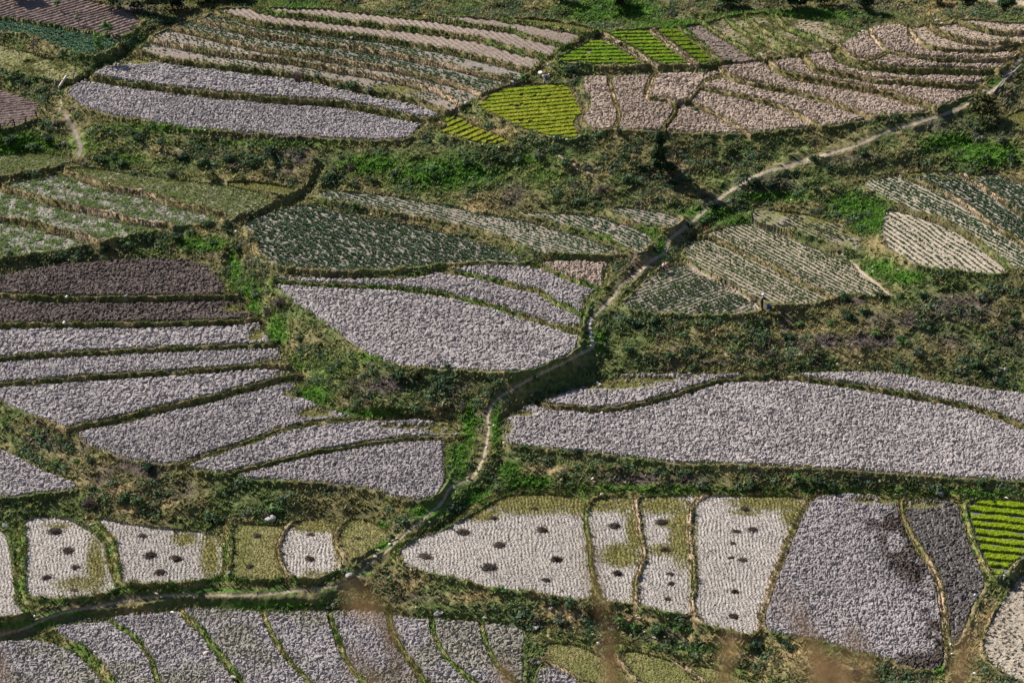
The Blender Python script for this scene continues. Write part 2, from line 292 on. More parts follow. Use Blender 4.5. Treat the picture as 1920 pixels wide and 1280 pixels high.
# path polylines in the order given: points, width px
PATHS = [
("2010,45 1960,75 1920,105 1902,120 1890,140 1875,160 1845,180 1822,192 1790,207 1760,217 1715,232 1665,244 1625,265 1580,282 1515,299 1465,312 1440,320 1410,334 1372,355 1342,377 1315,400 1285,427 1262,442 1251,455 1251,466 1245,476 1222,487 1200,507 1180,522 1160,537 1145,562 1120,585 1106,600",4.8),
("1106,600 1104,612 1107,625 1111,640 1110,652",5),
("1110,652 1085,665 1047,686 1010,702 972,722 952,734 935,745 920,762 912,785 917,797 915,812 910,845 900,875 890,892 870,902 845,912 838,925 825,947 791,974 745,1012 715,1040 690,1058 676,1075 665,1087 640,1096 560,1106 480,1116 375,1113 293,1117 232,1126 178,1137 125,1144 82,1160 46,1178 0,1189 -70,1206",3.6),
("122,217 130,228 140,245 147,262 152,275 148,290",6),
("114,178 115,195 110,210 100,220",3),
("1045,290 1070,305 1090,320 1115,325",3),
("1290,497 1322,517 1360,537 1397,557 1425,578",4),
("1522,302 1440,322",1),
("1570,473 1600,492 1618,513 1642,530 1672,555",4),
("1800,225 1812,235 1830,245",2),
("1360,665 1400,668 1440,670 1480,668 1520,655 1545,648",3),
("1800,-12 1860,0 1920,6 2010,14",7),
]
DITCHES = [  # points, half width m, depth m
("1905,185 1880,230 1845,255 1790,275 1700,300 1620,318 1560,338 1480,365 1400,390 1340,410 1312,432 1272,466 1240,498 1195,540 1165,585 1140,620 1130,650 1110,685 1060,713 1015,740 975,765 945,795 938,850 925,890 895,925 860,955 808,998 745,1040 695,1068",.9,.3),
("320,40 280,62 250,85 225,105 180,130 150,150 120,165",.8,.45),
("430,470 425,505 450,545 480,580 505,620 545,670 570,712 600,750 660,775 730,780 850,783",.8,.45),
("600,310 585,345 560,375 520,385 470,405",.7,.8),
("0,1205 60,1182 150,1158 210,1160 340,1132 480,1140 610,1140 740,1148 900,1168 1000,1185",.7,.5),
]
# plots: seed point, kind, row direction px, description
SEEDS = [
("1000,53",'ridge',(1,.3),"topmost ridged strip"),("760,47",'ridge',(1,.7),"second ridged tan strip at top left"),("600,50",'ridge',(1,.7),"reddish ridged terrace at top left"),
("640,78",'cropA',(1,.25),"crop terrace below the reddish ridged one"),("640,103",'cropA',(1,.25),"greenest crop terrace at upper left"),("560,114",'cropB',(1,.25),"thin crop terrace at upper left"),("640,147",'cropB',(1,.3),"lowest crop terrace at upper left"),
("400,155",'clod',None,"second grey ploughed terrace at upper left"),("450,220",'clod',None,"lowest grey ploughed terrace at upper left"),
("1040,45",'olive',None,"thin olive strip at top centre"),
("1000,200",'seed',(1,-.09),"large yellow-green seedling plot"),("880,245",'seed',(1,-.42),"small yellow-green seedling plot"),
("1120,100",'seed',(1,-.02),"first green seedling plot at top centre"),("1220,92",'seed',(1,-.02),"second green seedling plot at top centre"),("1290,90",'seed',(1,-.02),"third green seedling plot at top centre"),
("1360,95",'till',None,"small brown tilled plot at top centre"),
("1400,85",'fallow',None,"first fallow strip at top right"),("1425,70",'fallowg',None,"second fallow strip at top right"),("1480,68",'fallow',None,"third fallow strip at top right"),("1540,55",'fallow',None,"widest fallow strip at top right"),
("1120,170",'clodt',None,"clod plot beside the large seedling plot"),("1185,200",'clodt',None,"clod plot behind the zigzag bank"),("1270,165",'clodt',None,"clod plot under the dark wall at upper centre"),("1300,235",'clodt',None,"wedge-shaped clod plot at upper centre"),
("1380,215",'clodt',None,"lowest long clod terrace at upper right"),("1400,175",'clodt',None,"second long clod terrace at upper right"),("1420,145",'clodt',None,"third long clod terrace at upper right"),("1480,135",'clodt',None,"fourth long clod terrace at upper right"),("1540,115",'clodt',None,"fifth long clod terrace at upper right"),
("1620,95",'clodt',None,"small oval clod plot at upper right"),("1700,123",'clodt',None,"terrace below the small oval clod plot"),("1680,75",'clodt',None,"terrace behind the small oval clod plot"),
("1760,85",'till2',None,"smooth tan terrace at far upper right"),("1830,70",'till2',None,"second smooth tan terrace at far upper right"),("1880,53",'till2',None,"topmost tan terrace at far upper right"),
("150,30",'ridgeb',(1,-.3),"brown ridged plot in the top left corner"),("150,80",'cabb',(1,.2),"dark green cabbage plot at top left"),("80,125",'fallowg',None,"pale fallow plot below the cabbages"),("20,210",'ridgeb',(1,-.1),"fenced ridged plot at the left edge"),
("60,305",'weed',None,"small weedy plot at the left edge"),("300,350",'weed',None,"top weedy plot at middle left"),("200,370",'weed2',None,"second weedy plot at middle left"),("150,415",'weed2',None,"third weedy plot at middle left"),("40,450",'weed2',None,"lowest weedy plot at middle left"),
("490,350",'olive',None,"little olive strip at middle left"),
("200,525",'clodd',None,"upper dark brown plot"),("200,588",'clodd',None,"lower dark brown plot"),
("200,640",'clod',None,"first grey plot at left"),("200,688",'clod',None,"second grey plot at left"),("200,745",'clod',None,"third grey plot at left"),("300,820",'clod',None,"fourth grey plot at left"),("600,830",'clod',None,"narrow grey plot at lower left"),("680,890",'clod',None,"lowest grey plot of the left fan"),
("40,900",'clod',None,"grey plot at the left edge"),
("700,460",'cropD',(1,.22),"dark green potato plot at the centre"),("850,410",'cropP',(1,.3),"crop strip above the dark green potato plot"),("1080,420",'cropP',(1,.45),"crop strip beside the path at the centre"),("1200,405",'cropP',(1,.3),"small crop plot beside the path"),
("1090,515",'clodt',None,"small brown clod plot at the centre"),("950,518",'clodl',None,"upper clod plot at the centre"),("900,550",'clodl',None,"middle clod plot at the centre"),("800,620",'clodl',None,"big grey teardrop plot at the centre"),
("1300,560",'cropC',(1,-.38),"wedge-shaped potato plot beside the standing person"),("1400,520",'cropR',(1,.53),"lower plot of spaced crop rows"),("1455,480",'cropR',(1,.53),"upper plot of spaced crop rows"),("1520,420",'cropB2',(1,.5),"rough dark crop plot right of the path"),
("1750,460",'cropS',(1,.68),"pale plot with long crop rows at right"),("1700,360",'cropC2',(1,.5),"upper potato plot at right"),("1800,360",'cropD',(1,.6),"dark potato plot at right"),("1900,370",'cropD',(1,.6),"dark potato plot at the right edge"),("1940,225",'olive',None,"round olive plot at the right edge"),
("1200,740",'clodl',None,"lens-shaped grey plot"),("1800,740",'clodl',None,"grey strip at right"),("1400,820",'clodl',None,"widest grey plot at right"),
("-20,1080",'stub',(.15,1),"stubble plot at the left edge"),("120,1060",'stub',(.2,1),"pale stubble plot with five dung heaps"),("320,1040",'stub',(.2,1),"pale stubble plot with four dung heaps"),("480,1040",'olives',None,"olive stubble plot"),("590,1040",'stub',(.2,1),"small pale stubble plot"),("680,1010",'olives',None,"small olive plot beside the path"),
("950,1050",'stub',(.22,1),"largest pale stubble plot"),("1150,1020",'stub',(.22,1),"stubble plot with the olive patch"),("1250,1060",'stub',(.22,1),"narrow stubble plot"),("1380,1080",'stub',(.22,1),"palest stubble plot"),
("1600,1080",'clod',None,"grey clod plot at lower right"),("1760,1050",'wet',None,"wet dark plot"),("1880,1000",'flood',(1,.1),"flooded seedling plot"),("1920,1180",'tilld',None,"tilled plot in the right corner"),
("60,1260",'clodw',None,"corner clod plot at bottom left"),("180,1200",'clodw',None,"first clod plot of the bottom row"),("320,1210",'clodw',None,"second clod plot of the bottom row"),("440,1200",'clodw',None,"third clod plot of the bottom row"),("570,1210",'clodw',None,"fourth clod plot of the bottom row"),("680,1200",'clodw',None,"fifth clod plot of the bottom row"),("780,1200",'clodw',None,"sixth clod plot of the bottom row"),("865,1210",'clodw',None,"seventh clod plot of the bottom row"),("945,1210",'clodw',None,"last clod plot of the bottom row"),
("1080,1240",'olives',None,"first olive plot at bottom centre"),("1210,1260",'olives',None,"second olive plot at bottom centre"),("1340,1275",'olives',None,"third olive plot at bottom centre"),("1040,1285",'clodw',None,"clod plot below the first olive plot"),
]
# ------------------------------------------------------------------ plan raster (photo pixels, with a margin) -> plots
OX, OY, RW, RH = 130, 110, 2180, 1440
def fill_poly(mask, pts, val):
    p = np.asarray(pts, float) + (OX, OY); q = np.roll(p, -1, 0)
    y0 = max(0, int(p[:, 1].min())); y1 = min(RH - 1, int(p[:, 1].max()) + 1)
    for y in range(y0, y1 + 1):
        yy = y + .5
        c = (p[:, 1] <= yy) != (q[:, 1] <= yy)
        if not c.any(): continue
        xs = np.sort(p[c, 0] + (yy - p[c, 1]) / (q[c, 1] - p[c, 1]) * (q[c, 0] - p[c, 0]))
        for a, b in zip(xs[0::2], xs[1::2]):
            a = max(0, int(math.ceil(a - .5))); b = min(RW - 1, int(math.floor(b - .5)))
            if b >= a: mask[y, a:b + 1] = val
def draw_line(mask, pts, w, val):
    p = np.asarray(pts, float) + (OX, OY)
    for a, b in zip(p[:-1], p[1:]):
        x0 = max(0, int(min(a[0], b[0]) - w)); x1 = min(RW, int(max(a[0], b[0]) + w + 2))
        y0 = max(0, int(min(a[1], b[1]) - w)); y1 = min(RH, int(max(a[1], b[1]) + w + 2))
        if x1 <= x0 or y1 <= y0: continue
        gx, gy = np.meshgrid(np.arange(x0, x1) + .5, np.arange(y0, y1) + .5)
        d = b - a; L = max(1e-6, (d ** 2).sum()); t = np.clip(((gx - a[0]) * d[0] + (gy - a[1]) * d[1]) / L, 0, 1)
        h = np.hypot(gx - a[0] - t * d[0], gy - a[1] - t * d[1]) <= w / 2
        mask[y0:y1, x0:x1][h] = val
REG = np.zeros((RH, RW), bool); BND = np.zeros((RH, RW), np.int16); PTH = np.zeros((RH, RW), np.int16)
for r in REGIONS: fill_poly(REG, chaikin(parse(r), True), True)
for i, (s, w, k, lab) in enumerate(LINES): draw_line(BND, chaikin(parse(s), False), w, i + 1)
for i, (s, w) in enumerate(PATHS): draw_line(PTH, chaikin(parse(s), False), w + .8, i + 1)
OPEN = REG & (BND == 0)
# connected plots, half resolution flood fill from the seeds
half = OPEN[0::2, 0::2] & OPEN[1::2, 0::2] & OPEN[0::2, 1::2] & OPEN[1::2, 1::2]
hh, hw = half.shape
lab = np.zeros(hh * hw, np.int16); free = bytearray(half.astype(np.uint8).tobytes())
SEEDPX = []
for i, (s, k, d, desc) in enumerate(SEEDS):
    sx, sy = (float(v) for v in s.split(',')); SEEDPX.append((sx, sy))
    st = [int((sy + OY) / 2) * hw + int((sx + OX) / 2)]
    if not free[st[0]]: print("SEED BLOCKED", i, s, desc, "taken by", lab[st[0]] - 1)
    free[st[0]] = 0; out = []
    while st:
        c = st.pop(); out.append(c)
        for e in (c - 1, c + 1, c - hw, c + hw):
            if 0 <= e < len(free) and free[e]: free[e] = 0; st.append(e)
    lab[out] = i + 1
L = np.repeat(np.repeat(lab.reshape(hh, hw), 2, 0), 2, 1)
for _ in range(3):                                   # grow to the exact outline
    todo = (L == 0) & OPEN
    for dy, dx in ((0, 1), (0, -1), (1, 0), (-1, 0)):
        sh = np.roll(np.roll(L, dy, 0), dx, 1); m = todo & (L == 0) & (sh > 0); L[m] = sh[m]
NF = len(SEEDS)
if free.count(1) > 400: print("unseeded plot pixels", free.count(1))
# plot heights: a step for each bank seen from the camera, level plots
pairs = {}
def add_pair(a, b, dh, w):
    k = (a, b) if a < b else (b, a); sgn = 1 if a < b else -1
    e = pairs.setdefault(k, [0., 0.]); e[0] += sgn * dh * w; e[1] += w
for c in range(0, RW, 4):
    ids = L[:, c]; nz = np.nonzero(ids)[0]
    if len(nz) < 2: continue
    j = np.nonzero(ids[nz[1:]] != ids[nz[:-1]])[0]
    for q in j:
        r1, r2 = nz[q], nz[q + 1]; g = r2 - r1
        if g > 170: continue
        yy = (r1 + r2) / 2 - OY; ang = PITCH + math.atan((yy - 640) / FPX); ppm = FPX * math.sin(ang) / CAM_H
        al = .50 if g < 30 else (.46 if g < 60 else .42)
        add_pair(int(ids[r1]), int(ids[r2]), al * g / (ppm * math.cos(ang)), 1.0 if g < 60 else .6)
for r in range(0, RH, 4):
    ids = L[r]; nz = np.nonzero(ids)[0]
    if len(nz) < 2: continue
    j = np.nonzero(ids[nz[1:]] != ids[nz[:-1]])[0]
    for q in j:
        g = nz[q + 1] - nz[q]
        if g < 90: add_pair(int(ids[nz[q]]), int(ids[nz[q + 1]]), 0., 1.0 if g < 50 else .4)
ANCH = [i for i, s in enumerate(SEEDS) if s[3] == "big grey teardrop plot at the centre"][0]
A = np.zeros((len(pairs) + NF + 1, NF)); B = np.zeros(len(pairs) + NF + 1)
for n, ((a, b), (sm, w)) in enumerate(pairs.items()):
    q = math.sqrt(w); A[n, a - 1] = q; A[n, b - 1] = -q; B[n] = q * sm / w
for i in range(NF):
    A[len(pairs) + i, i] = .05; B[len(pairs) + i] = .05 * (620 - SEEDPX[i][1]) / 620 * 11
A[-1, ANCH] = 20
HF = np.linalg.lstsq(A, B, rcond=None)[0]

# ------------------------------------------------------------------ ground grid
GX, GY = .085, .115
def ext(px, py): x, y = unproject(px, py, 0.); return float(x), float(y)
y_near = ext(960, 1335)[1]; y_far = ext(960, -75)[1]
XS = np.arange(-82, 82 + GX, GX); YS = np.arange(y_near, y_far, GY); nx, ny = len(XS), len(YS)
X, Y = np.meshgrid(XS, YS); X = X.astype(np.float32); Y = Y.astype(np.float32)
def look(R, px, py):
    ix = np.clip(np.floor(px + OX).astype(int), 0, RW - 1); iy = np.clip(np.floor(py + OY).astype(int), 0, RH - 1)
    ok = (px > -OX) & (px < RW - OX - 1) & (py > -OY) & (py < RH - OY - 1)
    return np.where(ok, R[iy, ix], 0)
FL = np.zeros((ny, nx), np.int16); FZ = np.full((ny, nx), -1e9, np.float32)
wobx = (vnoise(X, Y, .8, 5) - .5) * 2.0 + (vnoise(X, Y, 3.5, 8) - .5) * 3.0; woby = (vnoise(X, Y, .8, 6) - .5) * 1.1 + (vnoise(X, Y, 3.5, 9) - .5) * 1.8
for i in range(NF):
    yy, xx = np.nonzero(L[::3, ::3] == i + 1)
    if len(yy) == 0: continue
    h = HF[i]
    ux, uy = unproject(xx * 3 - OX, yy * 3 - OY, h)
    a0 = max(0, int((ux.min() - 1 - XS[0]) / GX)); a1 = min(nx, int((ux.max() + 1 - XS[0]) / GX) + 1)
    b0 = max(0, int((uy.min() - 1 - YS[0]) / GY)); b1 = min(ny, int((uy.max() + 1 - YS[0]) / GY) + 1)
    if a1 <= a0 or b1 <= b0: continue
    px, py = project(X[b0:b1, a0:a1], Y[b0:b1, a0:a1], h)
    m = (look(L, px + wobx[b0:b1, a0:a1], py + woby[b0:b1, a0:a1]) == i + 1) & (h > FZ[b0:b1, a0:a1])
    FL[b0:b1, a0:a1][m] = i + 1; FZ[b0:b1, a0:a1][m] = h
# ground between the plots: a membrane stretched between them
def fill_membrane(Z, fixed, n):
    for _ in range(n):
        P = np.pad(Z, 1, mode='edge')
        Z = np.where(fixed, Z, .25 * (P[:-2, 1:-1] + P[2:, 1:-1] + P[1:-1, :-2] + P[1:-1, 2:]))
    return Z
def base_plane(x, y): return (y - 395.) * .085
fixed = FL > 0
k = 16; Zc = None
while k >= 1:
    f = fixed[::k, ::k]; t = np.where(f, FZ[::k, ::k], 0).astype(np.float32)
    if Zc is None: Z = np.where(f, t, base_plane(X[::k, ::k], Y[::k, ::k]).astype(np.float32))
    else:
        iy = np.minimum(np.arange(f.shape[0]) / 2, Zc.shape[0] - 1); ix = np.minimum(np.arange(f.shape[1]) / 2, Zc.shape[1] - 1)
        y0 = iy.astype(int); x0 = ix.astype(int); y1 = np.minimum(y0 + 1, Zc.shape[0] - 1); x1 = np.minimum(x0 + 1, Zc.shape[1] - 1)
        fy = (iy - y0)[:, None]; fx = (ix - x0)[None]
        up = (Zc[y0][:, x0] * (1 - fx) + Zc[y0][:, x1] * fx) * (1 - fy) + (Zc[y1][:, x0] * (1 - fx) + Zc[y1][:, x1] * fx) * fy
        Z = np.where(f, t, up.astype(np.float32))
    Z = fill_membrane(Z, f, {16: 900, 8: 300, 4: 120, 2: 50, 1: 22}[k]); Zc = Z; k //= 2
Z = Z.astype(np.float32)
# nearest plot height and rough distance for ground close to a plot
NZ = np.where(fixed, FZ, -1e9).astype(np.float32); DD = np.where(fixed, 0, 99).astype(np.float32)
NHI = NZ.copy()
for it in range(34):
    d = DD; z = NZ
    for dy, dx, st in ((0, 1, GX), (0, -1, GX), (1, 0, GY), (-1, 0, GY)):
        sd = np.roll(np.roll(DD, dy, 0), dx, 1) + st; sz = np.roll(np.roll(NZ, dy, 0), dx, 1)
        m = (sd < d - 1e-4); d = np.where(m, sd, d); z = np.where(m, sz, z)
    DD, NZ = d, z
hi = NHI
for it in range(7):                                   # highest plot within reach: its lip
    for dy, dx in ((0, 1), (0, -1), (1, 0), (-1, 0)):
        hi = np.maximum(hi, np.roll(np.roll(NHI, dy, 0), dx, 1))
    NHI = hi
gap = ~fixed
lip_n = fbm(X, Y, 1.1, 31, 3) - .5
isup = gap & (hi > -1e8) & (DD < 1.4) & (NZ >= Z - .06)
lift = sstep(.75, .30, DD) * isup
Z = np.where(gap, Z * (1 - lift) + (NZ + .24 + lip_n * .5) * lift, Z)
# hillocks on the wide slopes, ditches, paths
wide = sstep(.6, 3.0, DD) * gap
Z = Z + wide * ((fbm(X, Y, 7, 41, 3) - .5) * 2.2 + (fbm(X, Y, 2.0, 47, 3) - .5) * .9) + gap * (fbm(X, Y, .7, 53, 3) - .5) * .22 * sstep(.1, .5, DD)
def zat(x, y, G=None):
    G = Z if G is None else G
    fx = np.clip((np.asarray(x) - XS[0]) / GX, 0, nx - 1.001); fy = np.clip((np.asarray(y) - YS[0]) / GY, 0, ny - 1.001)
    ix = fx.astype(int); iy = fy.astype(int); fx = fx - ix; fy = fy - iy
    return (G[iy, ix] * (1 - fx) + G[iy, ix + 1] * fx) * (1 - fy) + (G[iy + 1, ix] * (1 - fx) + G[iy + 1, ix + 1] * fx) * fy
def ground_at(pts, G=None):
    """photo pixels -> points on the ground they show"""
    pts = np.atleast_2d(np.asarray(pts, float)); a = (pts[:, 0] - 960) / FPX; b = (640 - pts[:, 1]) / FPX
    dx, dy, dz = a, CP + b * SP, -SP + b * CP
    t = np.full(len(pts), (CAM_H - 24) / 1.0) / (-dz); hit = np.zeros(len(pts), bool)
    for _ in range(1400):
        x, y, z = dx * t, dy * t, CAM_H + dz * t
        hit = z <= zat(x, y, G)
        if hit.all(): break
        t = np.where(hit, t, t + .2)
    return np.stack([dx * t, dy * t, zat(dx * t, dy * t, G)], 1)
def carve(wp, hw_, dep):
    global Z
    for a, b in zip(wp[:-1], wp[1:]):
        x0 = int((min(a[0], b[0]) - 3 - XS[0]) / GX); x1 = int((max(a[0], b[0]) + 3 - XS[0]) / GX)
        y0 = int((min(a[1], b[1]) - 3 - YS[0]) / GY); y1 = int((max(a[1], b[1]) + 3 - YS[0]) / GY)
        x0, x1 = max(0, x0), min(nx, x1); y0, y1 = max(0, y0), min(ny, y1)
        if x1 <= x0 or y1 <= y0: continue
        gx, gy = X[y0:y1, x0:x1], Y[y0:y1, x0:x1]; d = b[:2] - a[:2]; LL = max(1e-6, (d ** 2).sum())
        t = np.clip(((gx - a[0]) * d[0] + (gy - a[1]) * d[1]) / LL, 0, 1)
        dist = np.hypot(gx - a[0] - t * d[0], gy - a[1] - t * d[1])
        c = dep * np.clip(1 - (dist / hw_) ** 2, 0, 1)
        CV[y0:y1, x0:x1] = np.maximum(CV[y0:y1, x0:x1], c)
CV = np.zeros_like(Z)
for s, w_, d_ in DITCHES: carve(ground_at(chaikin(parse(s), False)), w_, d_)
Z = Z - CV * sstep(.0, .45, DD) * gap
CV = np.zeros_like(Z)                                 # the footpath runs on a low crest
for k_ in (0, 1, 2): carve(ground_at(chaikin(parse(PATHS[k_][0]), False)), 1.6, .3)
Z = Z + np.minimum(CV * 1.6, .28) * sstep(.0, .5, DD) * gap
Z0 = Z.copy()
PXF, PYF = project(X, Y, Z)
PL = np.where(gap, look(PTH, PXF + wobx * .5, PYF + woby * .5), 0)
BL = np.where(gap & (PL == 0), look(BND, PXF, PYF), 0)
for _ in range(3):                                    # hidden back faces of banks
    for dy, dx in ((1, 0), (-1, 0), (0, 1), (0, -1)):
        sh = np.roll(np.roll(BL, dy, 0), dx, 1); m = gap & (PL == 0) & (BL == 0) & (sh > 0) & (DD < 1.0); BL = np.where(m, sh, BL)
# paths trodden flat
Zs = Z.copy()
for _ in range(10):
    P = np.pad(Zs, 1, mode='edge'); Zs = (P[:-2, 1:-1] + P[2:, 1:-1] + P[1:-1, :-2] + P[1:-1, 2:] + Zs) / 5
Z = np.where(PL > 0, Zs - .03, Z)

# ------------------------------------------------------------------ relief of the plots
KIND = np.array([''] + [s[1] for s in SEEDS]); KF = KIND[FL]
def worley(x, y, s, seed, an=1.5):
    x = x / (s * an); y = y / s; ix = np.floor(x).astype(np.int64); iy = np.floor(y).astype(np.int64)
    f1 = np.full(x.shape, 9., np.float32); f2 = f1.copy(); hx = np.zeros_like(f1)
    for dy in (-1, 0, 1):
        for dx in (-1, 0, 1):
            cx, cy = ix + dx, iy + dy
            vx = cx + .1 + .8 * hash2(cx, cy, seed) - x; vy = cy + .1 + .8 * hash2(cx, cy, seed + 1) - y
            d = (vx * vx + vy * vy).astype(np.float32)
            tilt = -(vx * (hash2(cx, cy, seed + 2) - .5) + vy * (hash2(cx, cy, seed + 3) - .5)) * 1.5
            hv = (hash2(cx, cy, seed + 4) * .75 + tilt).astype(np.float32)
            n1 = d < f1; f2 = np.where(n1, f1, np.minimum(f2, d)); hx = np.where(n1, hv, hx); f1 = np.where(n1, d, f1)
    return np.sqrt(f2) - np.sqrt(f1), hx
def rowdir(d, i):
    """direction of the crop rows on the ground from their direction in the photo"""
    sx, sy = SEEDPX[i]; x0, y0 = unproject(sx, sy, HF[i]); x1, y1 = unproject(sx + d[0] * 20, sy + d[1] * 20, HF[i])
    v = np.array([x1 - x0, y1 - y0], float); return v / np.hypot(*v)
R = np.zeros_like(Z); ROWU = np.zeros_like(Z); CRK = np.ones_like(Z)
def ins(kinds): return np.isin(KF, kinds)
edge_in = np.zeros_like(Z)                            # distance from the plot edge, inwards
e = fixed.copy()
for it in range(9):
    edge_in += e * .12
    for dy, dx in ((0, 1), (0, -1), (1, 0), (-1, 0)): e = e & np.roll(np.roll(FL, dy, 0), dx, 1).__eq__(FL)
ein = sstep(.12, .9, edge_in)
for kinds, s, amp, seed in ((('clod', 'clodl', 'clodd'), .40, .36, 101), (('clodt',), .44, .38, 111), (('clodw',), .40, .36, 121), (('wet',), .40, .24, 131)):
    m = ins(kinds)
    if not m.any(): continue
    x, y = X[m], Y[m]; fs = (.86 + .3 * np.random.default_rng(5).random(NF + 1)).astype(np.float32)[FL[m]]; xo, yo = x, y; x = x * fs + FL[m] * 3.7; y = y * fs; wx = (vnoise(x, y, .8, seed + 50) - .5) * .5 + (vnoise(x, y, .22, seed + 52) - .5) * .22; wy = (vnoise(x, y, .8, seed + 51) - .5) * .5 + (vnoise(x, y, .22, seed + 53) - .5) * .22
    gapw, hv = worley(x + wx, y + wy, s, seed)
    g2, h2 = worley(x * 1.0 + wy, y + wx, s * .5, seed + 9)
    rough = vnoise(x, y, .24, seed + 60) * .5 + vnoise(x, y, .12, seed + 61) * .3; pat = .55 + .9 * vnoise(x, y, 3.0, seed + 62)
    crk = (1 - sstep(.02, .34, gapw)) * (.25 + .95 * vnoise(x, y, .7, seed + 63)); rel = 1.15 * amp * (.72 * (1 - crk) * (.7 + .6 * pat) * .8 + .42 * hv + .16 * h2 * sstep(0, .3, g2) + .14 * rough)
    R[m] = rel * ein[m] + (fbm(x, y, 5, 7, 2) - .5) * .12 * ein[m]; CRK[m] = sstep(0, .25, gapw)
for i, (s, kd, d, desc) in enumerate(SEEDS):
    m = FL == i + 1
    if not m.any(): continue
    x, y = X[m], Y[m]
    if kd[:4] in ('ridg', 'crop', 'cabb') and d:
        v = rowdir(d, i); pitch = {'ridge': .68, 'ridgeb': .8}.get(kd, .62)
        u = -x * v[1] + y * v[0] + (vnoise(x, y, 3.0, 61) - .5) * .35
        R[m] = (.5 + .5 * np.cos(u * 2 * math.pi / pitch)) * {'ridge': .17, 'ridgeb': .22}.get(kd, .1) * ein[m] + (fbm(x, y, .5, 71, 3) - .5) * .16
    elif kd in ('till', 'till2', 'tilld', 'fallow', 'fallowg', 'weed', 'weed2'):
        g, hv = worley(x, y, .3, 141); R[m] = .14 * hv * ein[m] + (fbm(x, y, .6, 73, 3) - .5) * .2
    elif kd in ('stub', 'olives', 'olive'):
        g, hv = worley(x, y, .33, 151, 1.0); v = rowdir(d, i) if d else np.array([.2, .98])
        u = -x * v[1] + y * v[0] + (vnoise(x, y, 3.2, 63) - .5) * .8 + (vnoise(x, y, .7, 64) - .5) * .2; rw = .5 + .5 * np.cos(u * 2 * math.pi / .37)
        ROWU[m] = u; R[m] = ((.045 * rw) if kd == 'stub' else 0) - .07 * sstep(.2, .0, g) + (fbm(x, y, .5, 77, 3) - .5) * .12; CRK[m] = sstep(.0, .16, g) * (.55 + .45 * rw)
    elif kd in ('seed',): R[m] = (fbm(x, y, .5, 79, 3) - .5) * .06
    elif kd == 'flood': R[m] = -.05 + (fbm(x, y, 1.5, 81, 2) - .5) * .05
Z = Z + R
PXF, PYF = project(X, Y, Z)
# ------------------------------------------------------------------ colours of soil and growth (albedo, plus crack shade painted into the soil)
C3 = lambda *c: np.array(c, np.float32)
SOILC = {'clod': C3(.325, .295, .297), 'clodl': C3(.34, .308, .304), 'clodt': C3(.335, .268, .22), 'clodd': C3(.125, .10, .09), 'clodw': C3(.30, .275, .278),
         'ridge': C3(.215, .175, .148), 'ridgeb': C3(.25, .19, .165), 'cropA': C3(.225, .20, .175), 'cropP': C3(.25, .215, .18), 'cropB': C3(.235, .20, .17), 'cropB2': C3(.20, .175, .14), 'cropC': C3(.25, .215, .175),
         'cropC2': C3(.30, .27, .21), 'cropD': C3(.24, .215, .19), 'cropR': C3(.27, .23, .18), 'cropS': C3(.33, .285, .225), 'cabb': C3(.14, .12, .09), 'till': C3(.17, .135, .115),
         'till2': C3(.33, .265, .205), 'tilld': C3(.33, .285, .23), 'fallow': C3(.27, .225, .155), 'fallowg': C3(.22, .205, .11), 'weed': C3(.25, .24, .17), 'weed2': C3(.255, .245, .205),
         'stub': C3(.355, .325, .30), 'olives': C3(.20, .18, .08), 'olive': C3(.13, .125, .04), 'seed': C3(.17, .13, .09), 'flood': C3(.10, .09, .085), 'wet': C3(.075, .062, .058)}
def blob(px, py, spec):
    o = np.zeros(px.shape, np.float32)
    for q in parse_b(spec):
        x, y, rx, ry = q[:4]
        m = (np.abs(px - x) < rx * 1.6) & (np.abs(py - y) < ry * 1.6)
        if m.any():
            d = np.hypot((px[m] - x) / rx, (py[m] - y) / ry); o[m] = np.maximum(o[m], np.clip(1.35 - d, 0, 1) * (q[4] if len(q) > 4 else 1))
    return o
def parse_b(s): return [tuple(float(v) for v in p.split(',')) for p in s.split()]
LUSH = ("1600,385,55,28 1620,425,30,18 1850,290,80,28 1790,270,60,20 1860,152,26,12 1150,20,110,22 560,8,60,10,.8 470,560,22,40 520,625,22,38 555,690,20,30 590,740,40,25 680,775,70,10 860,860,22,48 "
        "900,935,48,22 1000,905,60,14 950,880,30,14 1200,918,220,7 1500,920,260,7 1800,925,150,7 1500,30,180,11 1300,47,120,8 40,275,75,26 830,330,120,34 700,310,60,20 380,458,55,14 440,500,14,40 "
        "300,240,120,10,.7 500,270,180,8,.6 880,800,14,60 930,800,10,50 1240,470,14,24 1340,400,60,10 1450,370,70,10 1120,640,16,20 1700,520,40,14 1650,500,30,20 1390,415,50,6 1000,300,30,10 "
        "640,1075,60,7 720,1022,40,9 300,1106,220,5 60,1170,80,8 130,1150,60,6 500,1135,120,8 1250,1215,220,6,.8 1760,1235,14,40 800,960,40,14 610,690,60,40,.5 700,670,60,14,.6 1180,440,60,14 1020,330,60,25,.5 "
        "230,300,60,16,.6 1480,200,1,1 1640,410,30,30 160,270,50,20,.5 1720,410,1,1 880,790,30,10 60,590,1,1 660,985,40,8 715,985,14,8 1000,55,1,1 985,140,24,10 1120,66,20,8")
